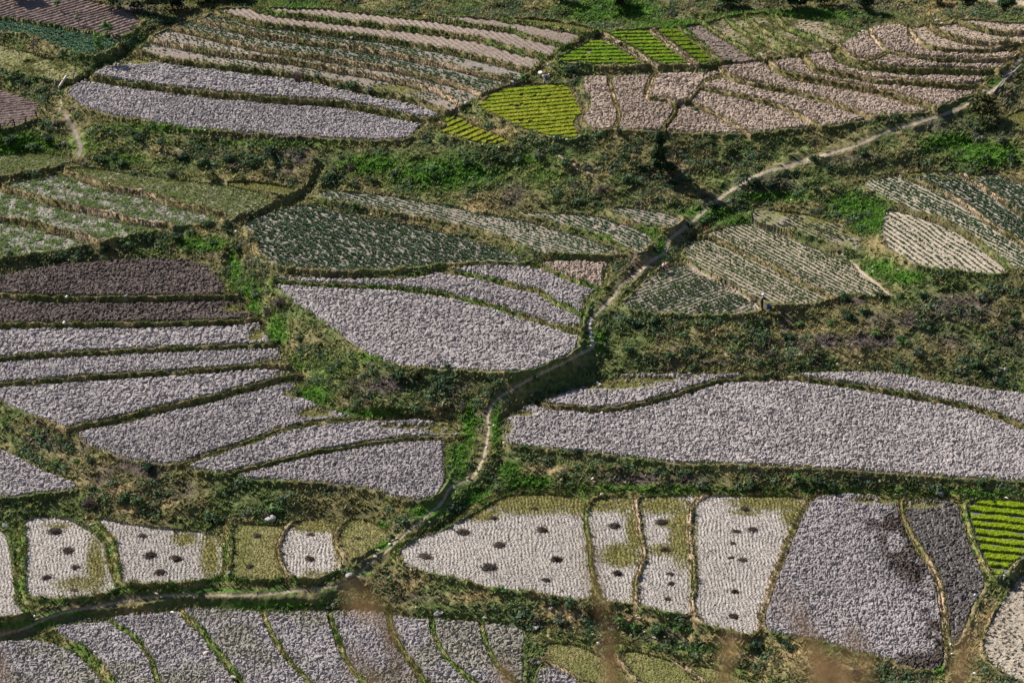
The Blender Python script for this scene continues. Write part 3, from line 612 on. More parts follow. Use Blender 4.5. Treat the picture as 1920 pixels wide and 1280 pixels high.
DRYB = ("1340,622,44,9 870,365,60,12 250,945,40,16 230,920,40,20 690,490,1,1 1260,310,40,12 1500,648,60,6,.8 1740,10,120,22,.6 1250,12,50,14 1060,1148,60,14 1320,1200,80,16,.7 1440,1225,90,20,.8 1600,1250,120,20,.7 "
        "720,1090,90,18,.6 880,1120,70,12,.6 1820,1200,40,60,.8 1780,1260,60,30,.7 470,480,30,40,.5 1010,880,60,10,.7 930,250,50,12 880,232,24,9 100,900,1,1 1100,320,60,14,.5 1700,480,60,30,.4 1650,470,30,40,.6 "
        "1440,1210,40,10 1180,1160,60,8 560,680,60,60,.35 900,390,40,10,.7 1210,488,40,8 70,800,60,20,.5 450,330,120,18,.45 1030,1090,200,10,.4 1850,1150,20,50,.8")
BARE = ("1800,578,70,28 1720,600,40,20 720,722,54,20 845,730,40,14 1600,565,30,8 1540,640,60,14 1640,640,70,14 1330,30,1,1 1190,898,70,11 1290,900,40,10 100,830,60,16,.7 260,880,40,14,.6 1560,1210,1,1 "
        "1240,1190,40,10,.8 1150,1170,40,12,.7 1440,345,60,20,.7 1760,230,50,20,.6 1600,300,60,12,.6 1230,330,50,14,.6 1200,5,50,10 1850,265,30,20,.4 1900,640,50,40,.5 1780,640,40,20,.6 600,1150,1,1 780,1120,60,10,.5 "
        "1340,680,40,8,.5 360,290,60,10,.5 560,300,60,12,.4 980,120,16,10,.6 1240,20,60,16,.7 1620,18,70,14,.5 250,20,50,14,.8 1350,380,30,10,.5")
lush = blob(PXF, PYF, LUSH); dryb = blob(PXF, PYF, DRYB); bare = blob(PXF, PYF, BARE)
n1 = fbm(X, Y, 6.5, 201, 4); n2 = fbm(X, Y, 2.2, 207, 4); n3 = fbm(X, Y, .55, 213, 2)
def ground_colour():
    g = sstep(.42, .62, n1) * .7 + .3 * n2
    c = C3(.135, .118, .058)[None, None] * (1 - g[..., None]) + C3(.080, .108, .038) * g[..., None]
    dry = np.clip(sstep(.56, .74, n2) * .5 + dryb * 1.0, 0, 1)[..., None]; c = c * (1 - dry) + C3(.25, .19, .105) * dry
    br = np.clip(bare * 1.1 * sstep(.3, .55, n2 + .15) + sstep(.66, .8, 1 - n1) * .6, 0, 1)[..., None]; c = c * (1 - br) + C3(.085, .066, .064) * br
    lu = np.clip(lush * 1.25 * sstep(.25, .5, n3 + n2 * .4), 0, 1)[..., None]; c = c * (1 - lu) + C3(.060, .125, .020) * lu
    return (c * (.8 + .6 * n3[..., None])).astype(np.float32)
GC = ground_colour()
COLR = GC.copy()
tone = fbm(X, Y, 9, 231, 3)[..., None]
for i, (s, kd, d, desc) in enumerate(SEEDS):
    m = FL == i + 1
    if m.any(): COLR[m] = SOILC[kd] * (.86 + .28 * tone[m]) * (.95 + .1 * hash2(np.array([i]), np.array([3]), 5)[0])
ol = blob(PXF, PYF, "1000,940,110,24 1080,945,24,20 900,960,40,16 1165,1040,38,22 1190,990,16,60 1130,945,40,14 1175,945,30,20 1280,1000,26,60 1240,945,50,18 1255,980,24,10,.7 1250,1030,40,12,.8 1440,940,70,16 1490,960,30,24 "
          "600,985,60,13 345,1010,26,14,.8 395,1040,20,50,.8 180,1060,20,60,.7 150,1095,50,16,.6 110,985,30,6,.6 690,1010,40,40 590,1075,30,8,.5 1400,960,40,8,.5 1300,1060,10,60,.6 640,1040,14,30,.6")
olm = np.clip(ol * 1.5 * sstep(.2, .55, n3 * .5 + n2 * .5 + .1), 0, 1) * np.isin(KF, ['stub'])
COLR = COLR * (1 - olm[..., None]) + C3(.19, .175, .065) * olm[..., None]
rim = blob(PXF, PYF, "1130,718,90,9 1200,708,90,5 780,797,80,5 830,800,30,12 845,850,14,60 700,783,70,4 590,770,40,10,.8 510,680,30,10 540,700,20,8 560,735,30,8 430,490,60,6 440,540,20,14 450,575,30,8 480,625,16,12 "
           "260,110,30,8 210,118,30,4 950,800,12,16,.6 970,772,30,6 760,520,1,1 1560,395,1,1 1600,437,26,8 1540,412,40,6 1480,400,40,4 640,402,1,1 720,364,90,5 840,384,60,4 1100,585,14,30 1140,520,10,24 1075,615,20,10 "
           "1700,327,60,4 1800,330,60,4 1650,935,60,6 1720,945,40,6 1460,933,60,8 730,165,40,5 760,172,30,5,.7 150,160,1,1 200,320,200,6,.7 90,291,60,5 300,340,160,8,.5")
rimm = np.clip(rim * 1.6, 0, 1) * sstep(.25, .5, n3 * .6 + n2 * .4) * np.isin(KF, ['clod', 'clodl', 'clodd', 'clodt', 'cropD', 'cropB', 'cropB2', 'cropC2', 'wet', 'weed'])
COLR = COLR * (1 - rimm[..., None]) + C3(.145, .14, .045) * rimm[..., None]
Z = Z - R * (rimm * .75)
dkw = blob(PXF, PYF, "1680,1000,34,50 1715,1060,26,40 1745,1120,22,50 1755,1200,30,60 1700,1040,40,40 1720,1240,50,20,.8 1650,975,30,20,.8")   # damp soil in the grey plot
dkm = np.clip(dkw * 1.5 * sstep(.3, .5, n2), 0, 1) * np.isin(KF, ['clod']); COLR = COLR * (1 - dkm[..., None]) + C3(.085, .068, .06) * dkm[..., None]
wt = np.isin(KF, ['clodw']) * sstep(.5, .66, n1) * .5; COLR = COLR * (1 - wt[..., None]) + C3(.20, .19, .12) * wt[..., None]
st = np.isin(KF, ['stub', 'clodl', 'clod']); COLR = np.where(st[..., None], COLR * (.72 + .28 * CRK[..., None]), COLR)  # shade in clod cracks and between stubble rows put into the soil colour
fg = np.isin(KF, ['fallow', 'fallowg', 'weed', 'olives', 'olive', 'cropB2']) * sstep(.35, .65, n2) * .6; COLR = COLR * (1 - fg[..., None]) + C3(.135, .15, .045) * fg[..., None]
# banks: grass tops, straw sides, bare feet
LOOKC = {'g': (C3(.095, .14, .036), C3(.20, .175, .08)), 's': (C3(.205, .165, .085), C3(.14, .135, .055)), 'd': (C3(.105, .115, .042), C3(.21, .17, .085)), 'p': (C3(.30, .24, .17), C3(.13, .125, .05))}
for b, (s, w, k, lb) in enumerate(LINES):
    m = BL == b + 1
    if m.any():
        c1, c2 = LOOKC[k]; t = sstep(.4, .62, .55 * n2[m] + .45 * n3[m])[:, None]; COLR[m] = (c1 * (1 - t) + c2 * t) * (.8 + .4 * n3[m][:, None])
LKS = np.array(['g'] + [l[2] for l in LINES])[BL]
foot = gap & np.isin(LKS, ['s', 'p']) & (NZ < Z - .02) & (DD < .35) & (BL > 0)                                   # bare trodden foot of a bank at the plot below
ft = (sstep(.38, .6, n1) * foot)[..., None]; COLR = COLR * (1 - ft) + C3(.36, .275, .195) * ft
pm = PL > 0; COLR[pm] = C3(.33, .27, .21) * (.75 + .5 * n3[pm][:, None])
sp = PL == 2; COLR[sp] = C3(.46, .42, .37); sp = PL == 4; COLR[sp] = C3(.20, .165, .145) * (.8 + .4 * n3[sp][:, None])
PXF, PYF = project(X, Y, Z)

# ------------------------------------------------------------------ ground sheets cut out of the grid
CODE = np.where(FL > 0, FL, np.where(PL > 0, 500 + PL, np.where(BL > 0, 1000 + BL, 0))).astype(np.int32)
VIS = (PXF > -110) & (PXF < 2030) & (PYF > -85) & (PYF < 1400)
cell = VIS[:-1, :-1] & VIS[1:, :-1] & VIS[:-1, 1:] & VIS[1:, 1:]
cy, cx = np.nonzero(cell); cc = CODE[cy, cx]
idx = lambda a, b: a * nx + b
quads = np.stack([idx(cy, cx), idx(cy, cx + 1), idx(cy + 1, cx + 1), idx(cy + 1, cx)], 1)
order = np.argsort(cc, kind='stable'); quads = quads[order]; cc = cc[order]
VV = np.stack([X.ravel(), Y.ravel(), Z.ravel()], 1); CC = COLR.reshape(-1, 3)
BANK = {}
for code in np.unique(cc):
    q = quads[np.searchsorted(cc, code):np.searchsorted(cc, code, 'right')]
    u, inv = np.unique(q, return_inverse=True); F = inv.reshape(q.shape); V = VV[u]
    if code == 0:
        o = mesh_np("hillside", V, F, M_GROUND, CC[u], True); tag(o, "overgrown slopes of grass, scrub and bare soil between the terraces", kind='structure')
    elif code < 500:
        kd, desc = SEEDS[code - 1][1], SEEDS[code - 1][3]
        nm = "field"
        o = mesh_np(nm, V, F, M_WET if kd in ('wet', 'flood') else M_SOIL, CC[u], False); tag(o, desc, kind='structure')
        if kd in ('wet', 'flood'):
            W = V.copy(); W[:, 2] = HF[code - 1] + (.035 if kd == 'wet' else -.045)
            tag(mesh_np("water", W, F, M_WATER), "shallow water standing in the " + desc, kind='structure')
    elif code < 1000:
        p = code - 500
        nm = "road" if p == 12 else "path"
        tag(mesh_np(nm, V, F, M_PATH, CC[u], True), kind='structure')
    else:
        b = code - 1001
        lo = V.mean(0); lo[2] = V[:, 2].min()
        o = mesh_np("earth_bank", V, F, M_GROUND, CC[u], True, loc=lo); tag(o, LINES[b][3], "earth bank", "grassy earth banks between the plots")
        BANK[b] = (o, u)
# far ground around it all: the camera's hillside, the valley sides, out to the horizon
gx = np.concatenate([np.arange(-2400, -130, 80), np.arange(-130, 131, 10), np.arange(140, 2401, 80)]); gy = np.concatenate([np.arange(-800, -15, 60), np.arange(-12, 12, 3), np.arange(12, 640, 8), np.arange(650, 3000, 90)])
OXg, OYg = np.meshgrid(gx, gy)
oz = np.where(OYg < 278, np.maximum(158.2 - .6190 * OYg, -12.), 0)
zin = zat(np.clip(OXg, XS[0], XS[-1]), np.clip(OYg, YS[0], YS[-1]), Z0)
oz = np.where(OYg >= 278, zin, oz)
oz = oz + np.where(OYg > YS[-1], (OYg - YS[-1]) * .22, 0) + np.maximum(np.abs(OXg) - 95, 0) * .05 * (OYg > 278)
ipx, ipy = project(OXg, OYg, oz); inside = (ipx > -190) & (ipx < 2110) & (ipy > -160) & (ipy < 1500) & (OYg > 270)
oz = np.where(inside, oz - 3.5, oz)
nyg, nxg = OXg.shape; a, b_ = np.meshgrid(np.arange(nyg - 1), np.arange(nxg - 1), indexing='ij'); a = a.ravel(); b_ = b_.ravel()
Fo = np.stack([a * nxg + b_, a * nxg + b_ + 1, (a + 1) * nxg + b_ + 1, (a + 1) * nxg + b_], 1)
Vo = np.stack([OXg.ravel(), OYg.ravel(), oz.ravel()], 1)
co = (C3(.06, .065, .03) * (.7 + .6 * fbm(Vo[:, 0], Vo[:, 1], 40, 301, 3)[:, None])).astype(np.float32)
tag(mesh_np("terrain", Vo, Fo, M_GROUND, co, True), "valley sides around the terraced fields", kind='structure')
# ------------------------------------------------------------------ growth
def pick(mask_w, n, xmin=-70, xmax=1990, ymin=-50, ymax=1360):
    """n random ground points, weighted"""
    w = mask_w * ((PXF > xmin) & (PXF < xmax) & (PYF > ymin) & (PYF < ymax))
    p = np.cumsum(w.ravel().astype(np.float64))
    if p[-1] <= 0: return np.zeros(0, int)
    return np.searchsorted(p, rng.random(n) * p[-1])
def points(ii):
    x = X.ravel()[ii] + (rng.random(len(ii)) - .5) * GX; y = Y.ravel()[ii] + (rng.random(len(ii)) - .5) * GY
    return np.stack([x, y, zat(x, y)], 1).astype(np.float32)
def blades(P, size, k, colr, width=.22, lean=.7, jit=.25):
    """k bent grass blades (one triangle each) at every point"""
    n = len(P); P = np.repeat(P, k, 0); s = np.repeat(size, k) * (.6 + .8 * rng.random(n * k)); c = np.repeat(colr, k, 0)
    a = rng.random(n * k) * 2 * np.pi; b = a + np.pi / 2 + (rng.random(n * k) - .5); w = s * width * (.6 + .8 * rng.random(n * k))
    r = s * .35 * np.sqrt(rng.random(n * k)); bx = P[:, 0] + np.cos(a) * r; by = P[:, 1] + np.sin(a) * r
    V = np.empty((n * k, 3, 3), np.float32)
    V[:, 0] = np.stack([bx - np.cos(b) * w, by - np.sin(b) * w, P[:, 2] - .04], 1); V[:, 1] = np.stack([bx + np.cos(b) * w, by + np.sin(b) * w, P[:, 2] - .04], 1)
    V[:, 2] = np.stack([bx + np.cos(a) * s * lean, by + np.sin(a) * s * lean, P[:, 2] + s * (.5 + .5 * rng.random(n * k))], 1)
    cj = c * (1 + (rng.random((n * k, 1)) - .5) * 2 * jit)
    return V.reshape(-1, 3), np.arange(n * k * 3).reshape(-1, 3), np.repeat(cj, 3, 0).astype(np.float32)
def leafcloud(P, rad, k, colr, leaf=.16, squash=.75, jit=.3):
    """k small leaves (one quad each) filling a low dome round every point"""
    n = len(P); m = n * k; P = np.repeat(P, k, 0); R_ = np.repeat(rad, k); c = np.repeat(colr, k, 0)
    d = rng.normal(size=(m, 3)); d /= np.linalg.norm(d, axis=1)[:, None]; d[:, 2] = np.abs(d[:, 2])
    rr = R_ * (.45 + .6 * rng.random(m)); q = P + d * rr[:, None] * np.array([1, 1, squash])
    u = rng.normal(size=(m, 3)); u /= np.linalg.norm(u, axis=1)[:, None]
    nn = d * .8 + rng.normal(size=(m, 3)) * .55 + np.array([0, 0, .3]); nn /= np.linalg.norm(nn, axis=1)[:, None]
    t = np.cross(nn, u); t /= np.linalg.norm(t, axis=1)[:, None] + 1e-9; bt = np.cross(nn, t)
    s = (R_ * leaf * (.7 + .7 * rng.random(m)))[:, None]
    V = np.stack([q - t * s * 1.3, q - bt * s * .7, q + t * s * 1.3, q + bt * s * .7], 1).astype(np.float32)
    cj = c * (1 + (rng.random((m, 1)) - .5) * 2 * jit)
    return V.reshape(-1, 3), np.arange(m * 4).reshape(-1, 4), np.repeat(cj, 4, 0).astype(np.float32)
def join(*parts):
    V, F, C_ = [], [], []; o = 0
    for v, f, c in parts: V.append(v); F.append(f + o); C_.append(c); o += len(v)
    return np.vstack(V), np.vstack(F), np.vstack(C_)
NEARP = np.isin(PL, (1, 2, 3, 4, 12))
for it_ in range(6):
    for dy, dx in ((0, 1), (0, -1), (1, 0), (-1, 0)) if it_ < 4 else ((1, 0), (-1, 0)): NEARP = NEARP | np.roll(np.roll(NEARP, dy, 0), dx, 1)
SLOPE = (gap & ~NEARP & (PL == 0) & (BL == 0)).astype(np.float32)
FRAY = COLR.reshape(-1, 3)
def veg_tint(ii, g=(.5, .5, .5)):
    """colour of the plants that grow on that patch of ground"""
    c = FRAY[ii].copy(); lum = c.mean(1, keepdims=True); pl = c * 1.6 + C3(.014, .026, .006)
    return pl
# grass on the slopes
ii = pick(SLOPE * (1.0 + lush * 1.2), 52000); P = points(ii); c = veg_tint(ii)
v, f, cc_ = blades(P, .22 + .26 * rng.random(len(P)), 6, c)
tag(mesh_np("slope_grass", v, f, M_GRASS, cc_), "rough mixed grass growing over the slopes", "grass", kind='stuff')
# scrub: leafy clumps, too many to count
bush_w = SLOPE * sstep(.46, .62, fbm(X, Y, 4.0, 401, 3)) * sstep(.25, .9, DD) * (1 - .8 * lush) * (1 - .7 * np.clip(dryb, 0, 1))
ii = pick(bush_w, 8200); P = points(ii); P[:, 2] -= .05
pal = np.array([(.058, .100, .048), (.075, .110, .040), (.095, .110, .048), (.045, .078, .048), (.125, .115, .058), (.08, .062, .054), (.085, .125, .072)], np.float32)
kk = rng.choice(len(pal), len(ii), p=[.26, .22, .14, .14, .1, .06, .08]); c = pal[kk] * (1.05 + .65 * rng.random((len(ii), 1)))
v, f, cc_ = leafcloud(P, .26 + .62 * rng.random(len(P)) ** 1.8, 38, c.astype(np.float32), .17)
tag(mesh_np("scrub", v, f, M_LEAF, cc_), "dense low scrub covering the slopes", "scrub", kind='stuff')
# fringes of the banks
for b, (o, u) in BANK.items():
    pxm = PXF.ravel()[u]; pym = PYF.ravel()[u]; ok = u[(pxm > -60) & (pxm < 1980) & (pym > -40) & (pym < 1340)]
    if len(ok) < 10: continue
    k = LINES[b][2]; n = int(min(1500, len(ok) * .16)); ii = rng.choice(ok, n)
    P = points(ii)
    lk = {'g': (.05, .105, .02), 's': (.22, .18, .09), 'd': (.095, .112, .038), 'p': (.17, .15, .07)}[k]; l2 = {'g': (.19, .175, .07), 's': (.12, .125, .045), 'd': (.18, .15, .075), 'p': (.07, .10, .03)}[k]
    t = sstep(.4, .65, n2.ravel()[ii] * .6 + rng.random(n) * .4)[:, None] * (.35 if k == 'd' else 1); c = (C3(*lk) * (1 - t) + C3(*l2) * t).astype(np.float32)
    v, f, cc_ = blades(P, .16 + .22 * rng.random(n), 5, c, .2)
    mesh_np("grass_fringe", v - np.array(o.location, np.float32), f, M_GRASS, cc_, parent=o)['kind'] = 'stuff'
# straw and weeds low over plots
def field_scatter(kinds, n, size, k, colr, thr=None, seed=0, width=.22, nsc=1.8, lean=.7):
    m = np.isin(KF, kinds).astype(np.float32)
    if thr is not None: m = m * sstep(thr, thr + .28, fbm(X, Y, nsc, 500 + seed, 3))
    ii = pick(m, n)
    if len(ii) == 0: return None
    P = points(ii); c = np.tile(C3(*colr), (len(ii), 1)) * (.75 + .5 * rng.random((len(ii), 1)))
    return blades(P, size * (.7 + .6 * rng.random(len(ii))), k, c.astype(np.float32), width, lean)
v, f, cc_ = join(field_scatter(['weed'], 4200, .22, 5, (.20, .24, .09), None, 1), field_scatter(['weed2'], 4300, .24, 6, (.19, .26, .10), .40, 2, .22, .9), field_scatter(['weed2'], 1600, .2, 5, (.16, .19, .07), None, 3))
tag(mesh_np("weeds", v, f, M_GRASS, cc_), "pale green weeds sprouting over the plots at middle left", "weeds", kind='stuff')
v, f, cc_ = join(field_scatter(['fallow', 'fallowg'], 3500, .17, 5, (.14, .155, .05), .45, 4), field_scatter(['olive', 'olives'], 5000, .12, 5, (.17, .165, .05), None, 5), field_scatter(['clodw', 'till', 'tilld', 'till2'], 900, .16, 5, (.10, .10, .04), None, 6))
m = (olm + rimm > .4).astype(np.float32); ii = pick(m, 6500); P = points(ii); v2, f2, c2 = blades(P, .10 + .08 * rng.random(len(P)), 5, np.tile(C3(.18, .17, .05), (len(P), 1)).astype(np.float32))
v, f, cc_ = join((v, f, cc_), (v2, f2, c2))
tag(mesh_np("short_grass", v, f, M_GRASS, cc_), "thin olive grass over fallow ground and plot margins", "grass", kind='stuff')
# rice stubble in wavy rows
ui = []
for i, sd in enumerate(SEEDS):
    if sd[1] != 'stub': continue
    m = np.nonzero((FL.ravel() == i + 1) & (np.abs(((ROWU.ravel() / .37) % 1.0) - .5) > .38) & (PXF.ravel() > -60) & (PYF.ravel() < 1360))[0]
    ui.append(rng.choice(m, min(len(m), int(len(m) * .12)), replace=False))
ii = np.concatenate(ui); P = points(ii); c = np.tile(C3(.21, .165, .105), (len(P), 1)) * (.5 + .9 * rng.random((len(P), 1)))
v, f, cc_ = blades(P, .10 + .06 * rng.random(len(P)), 3, c.astype(np.float32), .35, .35)
tag(mesh_np("rice_stubble", v, f, M_GRASS, cc_), "cut rice stubble in wavy rows on the pale plots", "stubble", kind='stuff')

# ------------------------------------------------------------------ crops in rows
def rosette_parts(P, size, k, colr, jit=.3):
    n = len(P); m = n * k; a = np.tile(np.arange(k) * 2 * np.pi / k, n) + np.repeat(rng.random(n) * 6.3, k) + (rng.random(m) - .5) * .5
    s = np.repeat(size, k) * (.75 + .5 * rng.random(m)); q = np.repeat(P, k, 0); c = np.repeat(colr, k, 0) * (1 + (rng.random((m, 1)) - .5) * 2 * jit)
    ca, sa = np.cos(a), np.sin(a); up = s * (.35 + .5 * rng.random(m)); w = s * .42
    b0 = q + np.array([0, 0, .0]); mid = q + np.stack([ca * s * .6, sa * s * .6, up], 1); tip = q + np.stack([ca * s * 1.1, sa * s * 1.1, up * .75], 1)
    l_ = mid + np.stack([-sa * w, ca * w, -up * .15], 1); r_ = mid + np.stack([sa * w, -ca * w, -up * .15], 1)
    V = np.stack([b0, r_, tip, l_], 1).astype(np.float32)
    return V.reshape(-1, 3), np.arange(m * 4).reshape(-1, 4), np.repeat(c, 4, 0).astype(np.float32)
CROPS = {'cropA': (.60, .40, .20, .9, (.052, .088, .034)), 'cropB': (.62, .5, .175, .75, (.046, .082, .036)), 'cropB2': (.5, .4, .19, .8, (.045, .058, .030)), 'cropC': (.56, .36, .19, .92, (.036, .066, .022)), 'cropC2': (.56, .36, .19, .9, (.04, .075, .032)),
         'cropD': (.46, .36, .215, .96, (.034, .062, .026)), 'cropR': (.56, .42, .185, 1.0, (.062, .092, .032)), 'cropP': (.58, .42, .20, .9, (.05, .09, .042)), 'cropS': (.72, .42, .165, .9, (.048, .075, .03)), 'cabb': (.45, .34, .26, 1., (.05, .11, .06)), 'tilld': (.7, .5, .13, .5, (.05, .05, .025)), 'ridgeb': (2.5, 2.0, .2, .15, (.05, .09, .035))}
crop_all = []; near_crop = None
for i, (s, kd, d, desc) in enumerate(SEEDS):
    if kd not in CROPS: continue
    pitch, sp, size, dens, c0 = CROPS[kd]; m = FL == i + 1
    if not m.any(): continue
    v = rowdir(d, i) if d else np.array([1., 0.]); xm, ym = X[m], Y[m]
    uu = -xm * v[1] + ym * v[0]; ss = xm * v[0] + ym * v[1]
    g1, g2 = np.meshgrid(np.arange(math.floor(uu.min() / pitch), uu.max() / pitch + 1) * pitch, np.arange(ss.min(), ss.max(), sp)); g1 = g1.ravel(); g2 = g2.ravel() + (rng.random(g1.size) - .5) * sp * .7
    off = .0 if kd == 'cabb' else 1.0
    for _ in range(2):                                            # follow the same gentle weave as the ridges
        x = g2 * v[0] - (g1) * v[1]; y = g2 * v[1] + g1 * v[0]
    sh = (vnoise(x, y, 3.0, 61) - .5) * .35 * (0 if kd == 'cropD' else 1); x = x + sh * v[1]; y = y - sh * v[0]
    jt = .34 if kd in ('cropD', 'cabb') else .12; x = x + (rng.random(x.size) - .5) * jt; y = y + (rng.random(x.size) - .5) * jt
    ix = np.round((x - XS[0]) / GX).astype(int); iy = np.round((y - YS[0]) / GY).astype(int); ok = (ix >= 3) & (ix < nx - 3) & (iy >= 3) & (iy < ny - 3)
    ix, iy, x, y = ix[ok], iy[ok], x[ok], y[ok]; ok = (FL[iy, ix] == i + 1) & (FL[iy, ix - 3] == i + 1) & (FL[iy, ix + 3] == i + 1) & (FL[iy - 2, ix] == i + 1) & (FL[iy + 2, ix] == i + 1)
    dn = dens * (sstep(.28, .5, fbm(x, y, 5, 611, 3)) if kd in ('cropA', 'cropB', 'cropB2', 'tilld') else 1.0)
    ok &= (rng.random(x.size) < dn) & (VIS[iy, ix]) & (rimm[iy, ix] < .5); x, y = x[ok], y[ok]
    P = np.stack([x, y, zat(x, y)], 1).astype(np.float32); n = len(P)
    pat = .8 + .45 * fbm(x, y, 3, 620, 2)[:, None]
    c = (C3(*c0) * 1.5 * pat * (.8 + .4 * rng.random((n, 1)))).astype(np.float32); sz = (size * (.7 + .6 * rng.random(n))).astype(np.float32)
    if kd == 'cropC':                                              # the plot by the standing person: its nearest 300 plants one by one
        o_ = np.argsort(P[:, 1]); near_crop = (P[o_[:300]], sz[o_[:300]]); P, sz, c = P[o_[300:]], sz[o_[300:]], c[o_[300:]]
    crop_all.append(rosette_parts(P, sz, 7, c))
v, f, cc_ = join(*crop_all)
tag(mesh_np("crop_rows", v, f, M_LEAF, cc_), "rows of small leafy crop plants on the tilled terraces", "crop", kind='stuff')
protos = []
for k in range(6):
    a, b, c = rosette_parts(np.zeros((1, 3), np.float32), np.array([.2]), 8, C3(.054, .10, .034)[None] * (.85 + .3 * rng.random()))
    o = mesh_np("crop_plant", a, b, M_LEAF, c); protos.append(o)
for q, (p, s_) in enumerate(zip(*near_crop)):
    o = protos[q] if q < 6 else protos[q % 6].copy()
    if q >= 6: col.objects.link(o)
    o.location = p; o.rotation_euler.z = random.random() * 6.3; o.scale = (s_ / .2,) * 3
    tag(o, "small dark green potato plant in the near rows of wedge-shaped plot beside standing person", "crop plant", "potato plants in the wedge-shaped plot")

# ------------------------------------------------------------------ seedling strips: each a raised bed thick with young rice
ORD = ["first", "second", "third", "fourth", "fifth", "sixth", "seventh", "eighth", "ninth", "tenth", "eleventh", "twelfth", "thirteenth", "fourteenth", "fifteenth", "sixteenth", "seventeenth", "eighteenth", "nineteenth", "twentieth", "twenty-first", "twenty-second"]
STRIP = {"large yellow-green seedling plot": (1.20, .88, (.26, .34, .03), (.42, .42, .05)), "small yellow-green seedling plot": (1.15, .84, (.25, .33, .03), (.40, .40, .05)),
         "first green seedling plot at top centre": (1.25, .82, (.16, .30, .025), (.27, .36, .035)), "second green seedling plot at top centre": (1.25, .80, (.16, .30, .025), (.27, .36, .035)),
         "third green seedling plot at top centre": (1.6, .86, (.17, .24, .02), (.18, .27, .025)), "flooded seedling plot": (1.65, .76, (.25, .36, .015), (.30, .38, .02))}
for i, (s, kd, d, desc) in enumerate(SEEDS):
    if desc not in STRIP: continue
    pitch, frac, ca, cb = STRIP[desc]; m = FL == i + 1; v = rowdir(d, i); uu = -X * v[1] + Y * v[0]
    inn = m & ~((vnoise(X, Y, .55, 790) > .93) & (vnoise(X, Y, 2.2, 791) > .5))
    for _ in range(4):
        for dy, dx in ((0, 1), (0, -1), (1, 0), (-1, 0)): inn = inn & np.roll(np.roll(m, dy, 0), dx, 1); m = m if _ else m
        if _ % 2: m = inn.copy()
    kmax = int(math.ceil(uu[FL == i + 1].max() / pitch)); kmin = int(math.floor(uu[FL == i + 1].min() / pitch)); cnt = 0
    for k in range(kmax, kmin - 1, -1):
        cm = np.zeros_like(inn); m0 = inn & VIS & (np.abs(uu - (k + .5) * pitch) < pitch * .6); xx, yy = X[m0], Y[m0]
        wob = (vnoise(xx, yy, 1.3, 700 + k % 40) - .5) * .16 * pitch + (vnoise(xx, yy, .3, 760 + k % 40) - .5) * .10
        cm[m0] = np.abs(uu[m0] + wob - (k + .5) * pitch) < pitch * frac / 2
        if desc.startswith("third green") : pass
        c4 = cm[:-1, :-1] & cm[1:, :-1] & cm[:-1, 1:] & cm[1:, 1:]
        yy, xx = np.nonzero(c4)
        if len(yy) < 60: continue
        q = np.stack([yy * nx + xx, yy * nx + xx + 1, (yy + 1) * nx + xx + 1, (yy + 1) * nx + xx], 1); u, inv = np.unique(q, return_inverse=True); F = inv.reshape(q.shape)
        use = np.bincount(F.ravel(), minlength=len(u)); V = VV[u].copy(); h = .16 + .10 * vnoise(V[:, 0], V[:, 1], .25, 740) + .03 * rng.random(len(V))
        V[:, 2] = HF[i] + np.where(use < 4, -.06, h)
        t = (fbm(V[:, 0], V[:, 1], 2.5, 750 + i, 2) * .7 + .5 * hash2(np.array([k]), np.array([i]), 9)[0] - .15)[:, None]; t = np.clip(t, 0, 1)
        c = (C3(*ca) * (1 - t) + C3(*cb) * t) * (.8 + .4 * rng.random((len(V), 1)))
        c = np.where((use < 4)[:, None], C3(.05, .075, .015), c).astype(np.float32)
        lo = V.mean(0); lo[2] = HF[i]
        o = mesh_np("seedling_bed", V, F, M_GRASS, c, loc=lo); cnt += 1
        top = np.nonzero(use == 4)[0]
        if len(top) > 10:
            bi = rng.choice(top, int(len(top) * .35)); bv, bf, bc = blades(V[bi], .10 + .06 * rng.random(len(bi)), 3, (c[bi] * 1.05).astype(np.float32), .28, .4)
            mesh_np("seedlings", bv - lo, bf, M_GRASS, bc, parent=o)['kind'] = 'stuff'
        nm = ORD[cnt - 1] if cnt <= len(ORD) else "last"
        tag(o, "rice seedling strip, %s from the back of the %s" % (nm, desc.replace(" at top centre", " at the top")), "seedling bed", "strips in the " + desc)
# ------------------------------------------------------------------ where a thing is, in words
FSTEP = 6
fyy, fxx = np.nonzero(L[::FSTEP, ::FSTEP]); fpx = fxx * FSTEP - OX; fpy = fyy * FSTEP - OY; fid = L[::FSTEP, ::FSTEP][fyy, fxx]
def near_plot(px, py): return int(fid[np.argmin((fpx - px) ** 2 + ((fpy - py) * 1.6) ** 2)]) - 1
def ppm_at(P): return FPX / ((np.asarray(P)[..., 1]) * CP - (np.asarray(P)[..., 2] - CAM_H) * SP)
def rank_labels(items, fmt, words="left"):
    """items: (object, key text, sort value); things alike near the same plot are told apart by their order"""
    g = {}
    for o, k, v in items: g.setdefault(k, []).append((v, o))
    for k, l in g.items():
        l.sort(key=lambda t: t[0])
        for n, (v, o) in enumerate(l):
            lb_ = fmt % k if len(l) == 1 else (fmt % k) + ", %s from the %s" % (ORD[min(n, len(ORD) - 1)], words)
            while len(lb_.split()) > 16 and " the " in lb_: lb_ = lb_.replace(" the ", " ", 1)
            o['label'] = lb_
def ico_np(sub):
    bm = bmesh.new(); bmesh.ops.create_icosphere(bm, subdivisions=sub, radius=1)
    V = np.array([v.co[:] for v in bm.verts], np.float32); F = np.array([[v.index for v in f.verts] for f in bm.faces], np.int32); bm.free(); return V, F
IV, IF = ico_np(2)
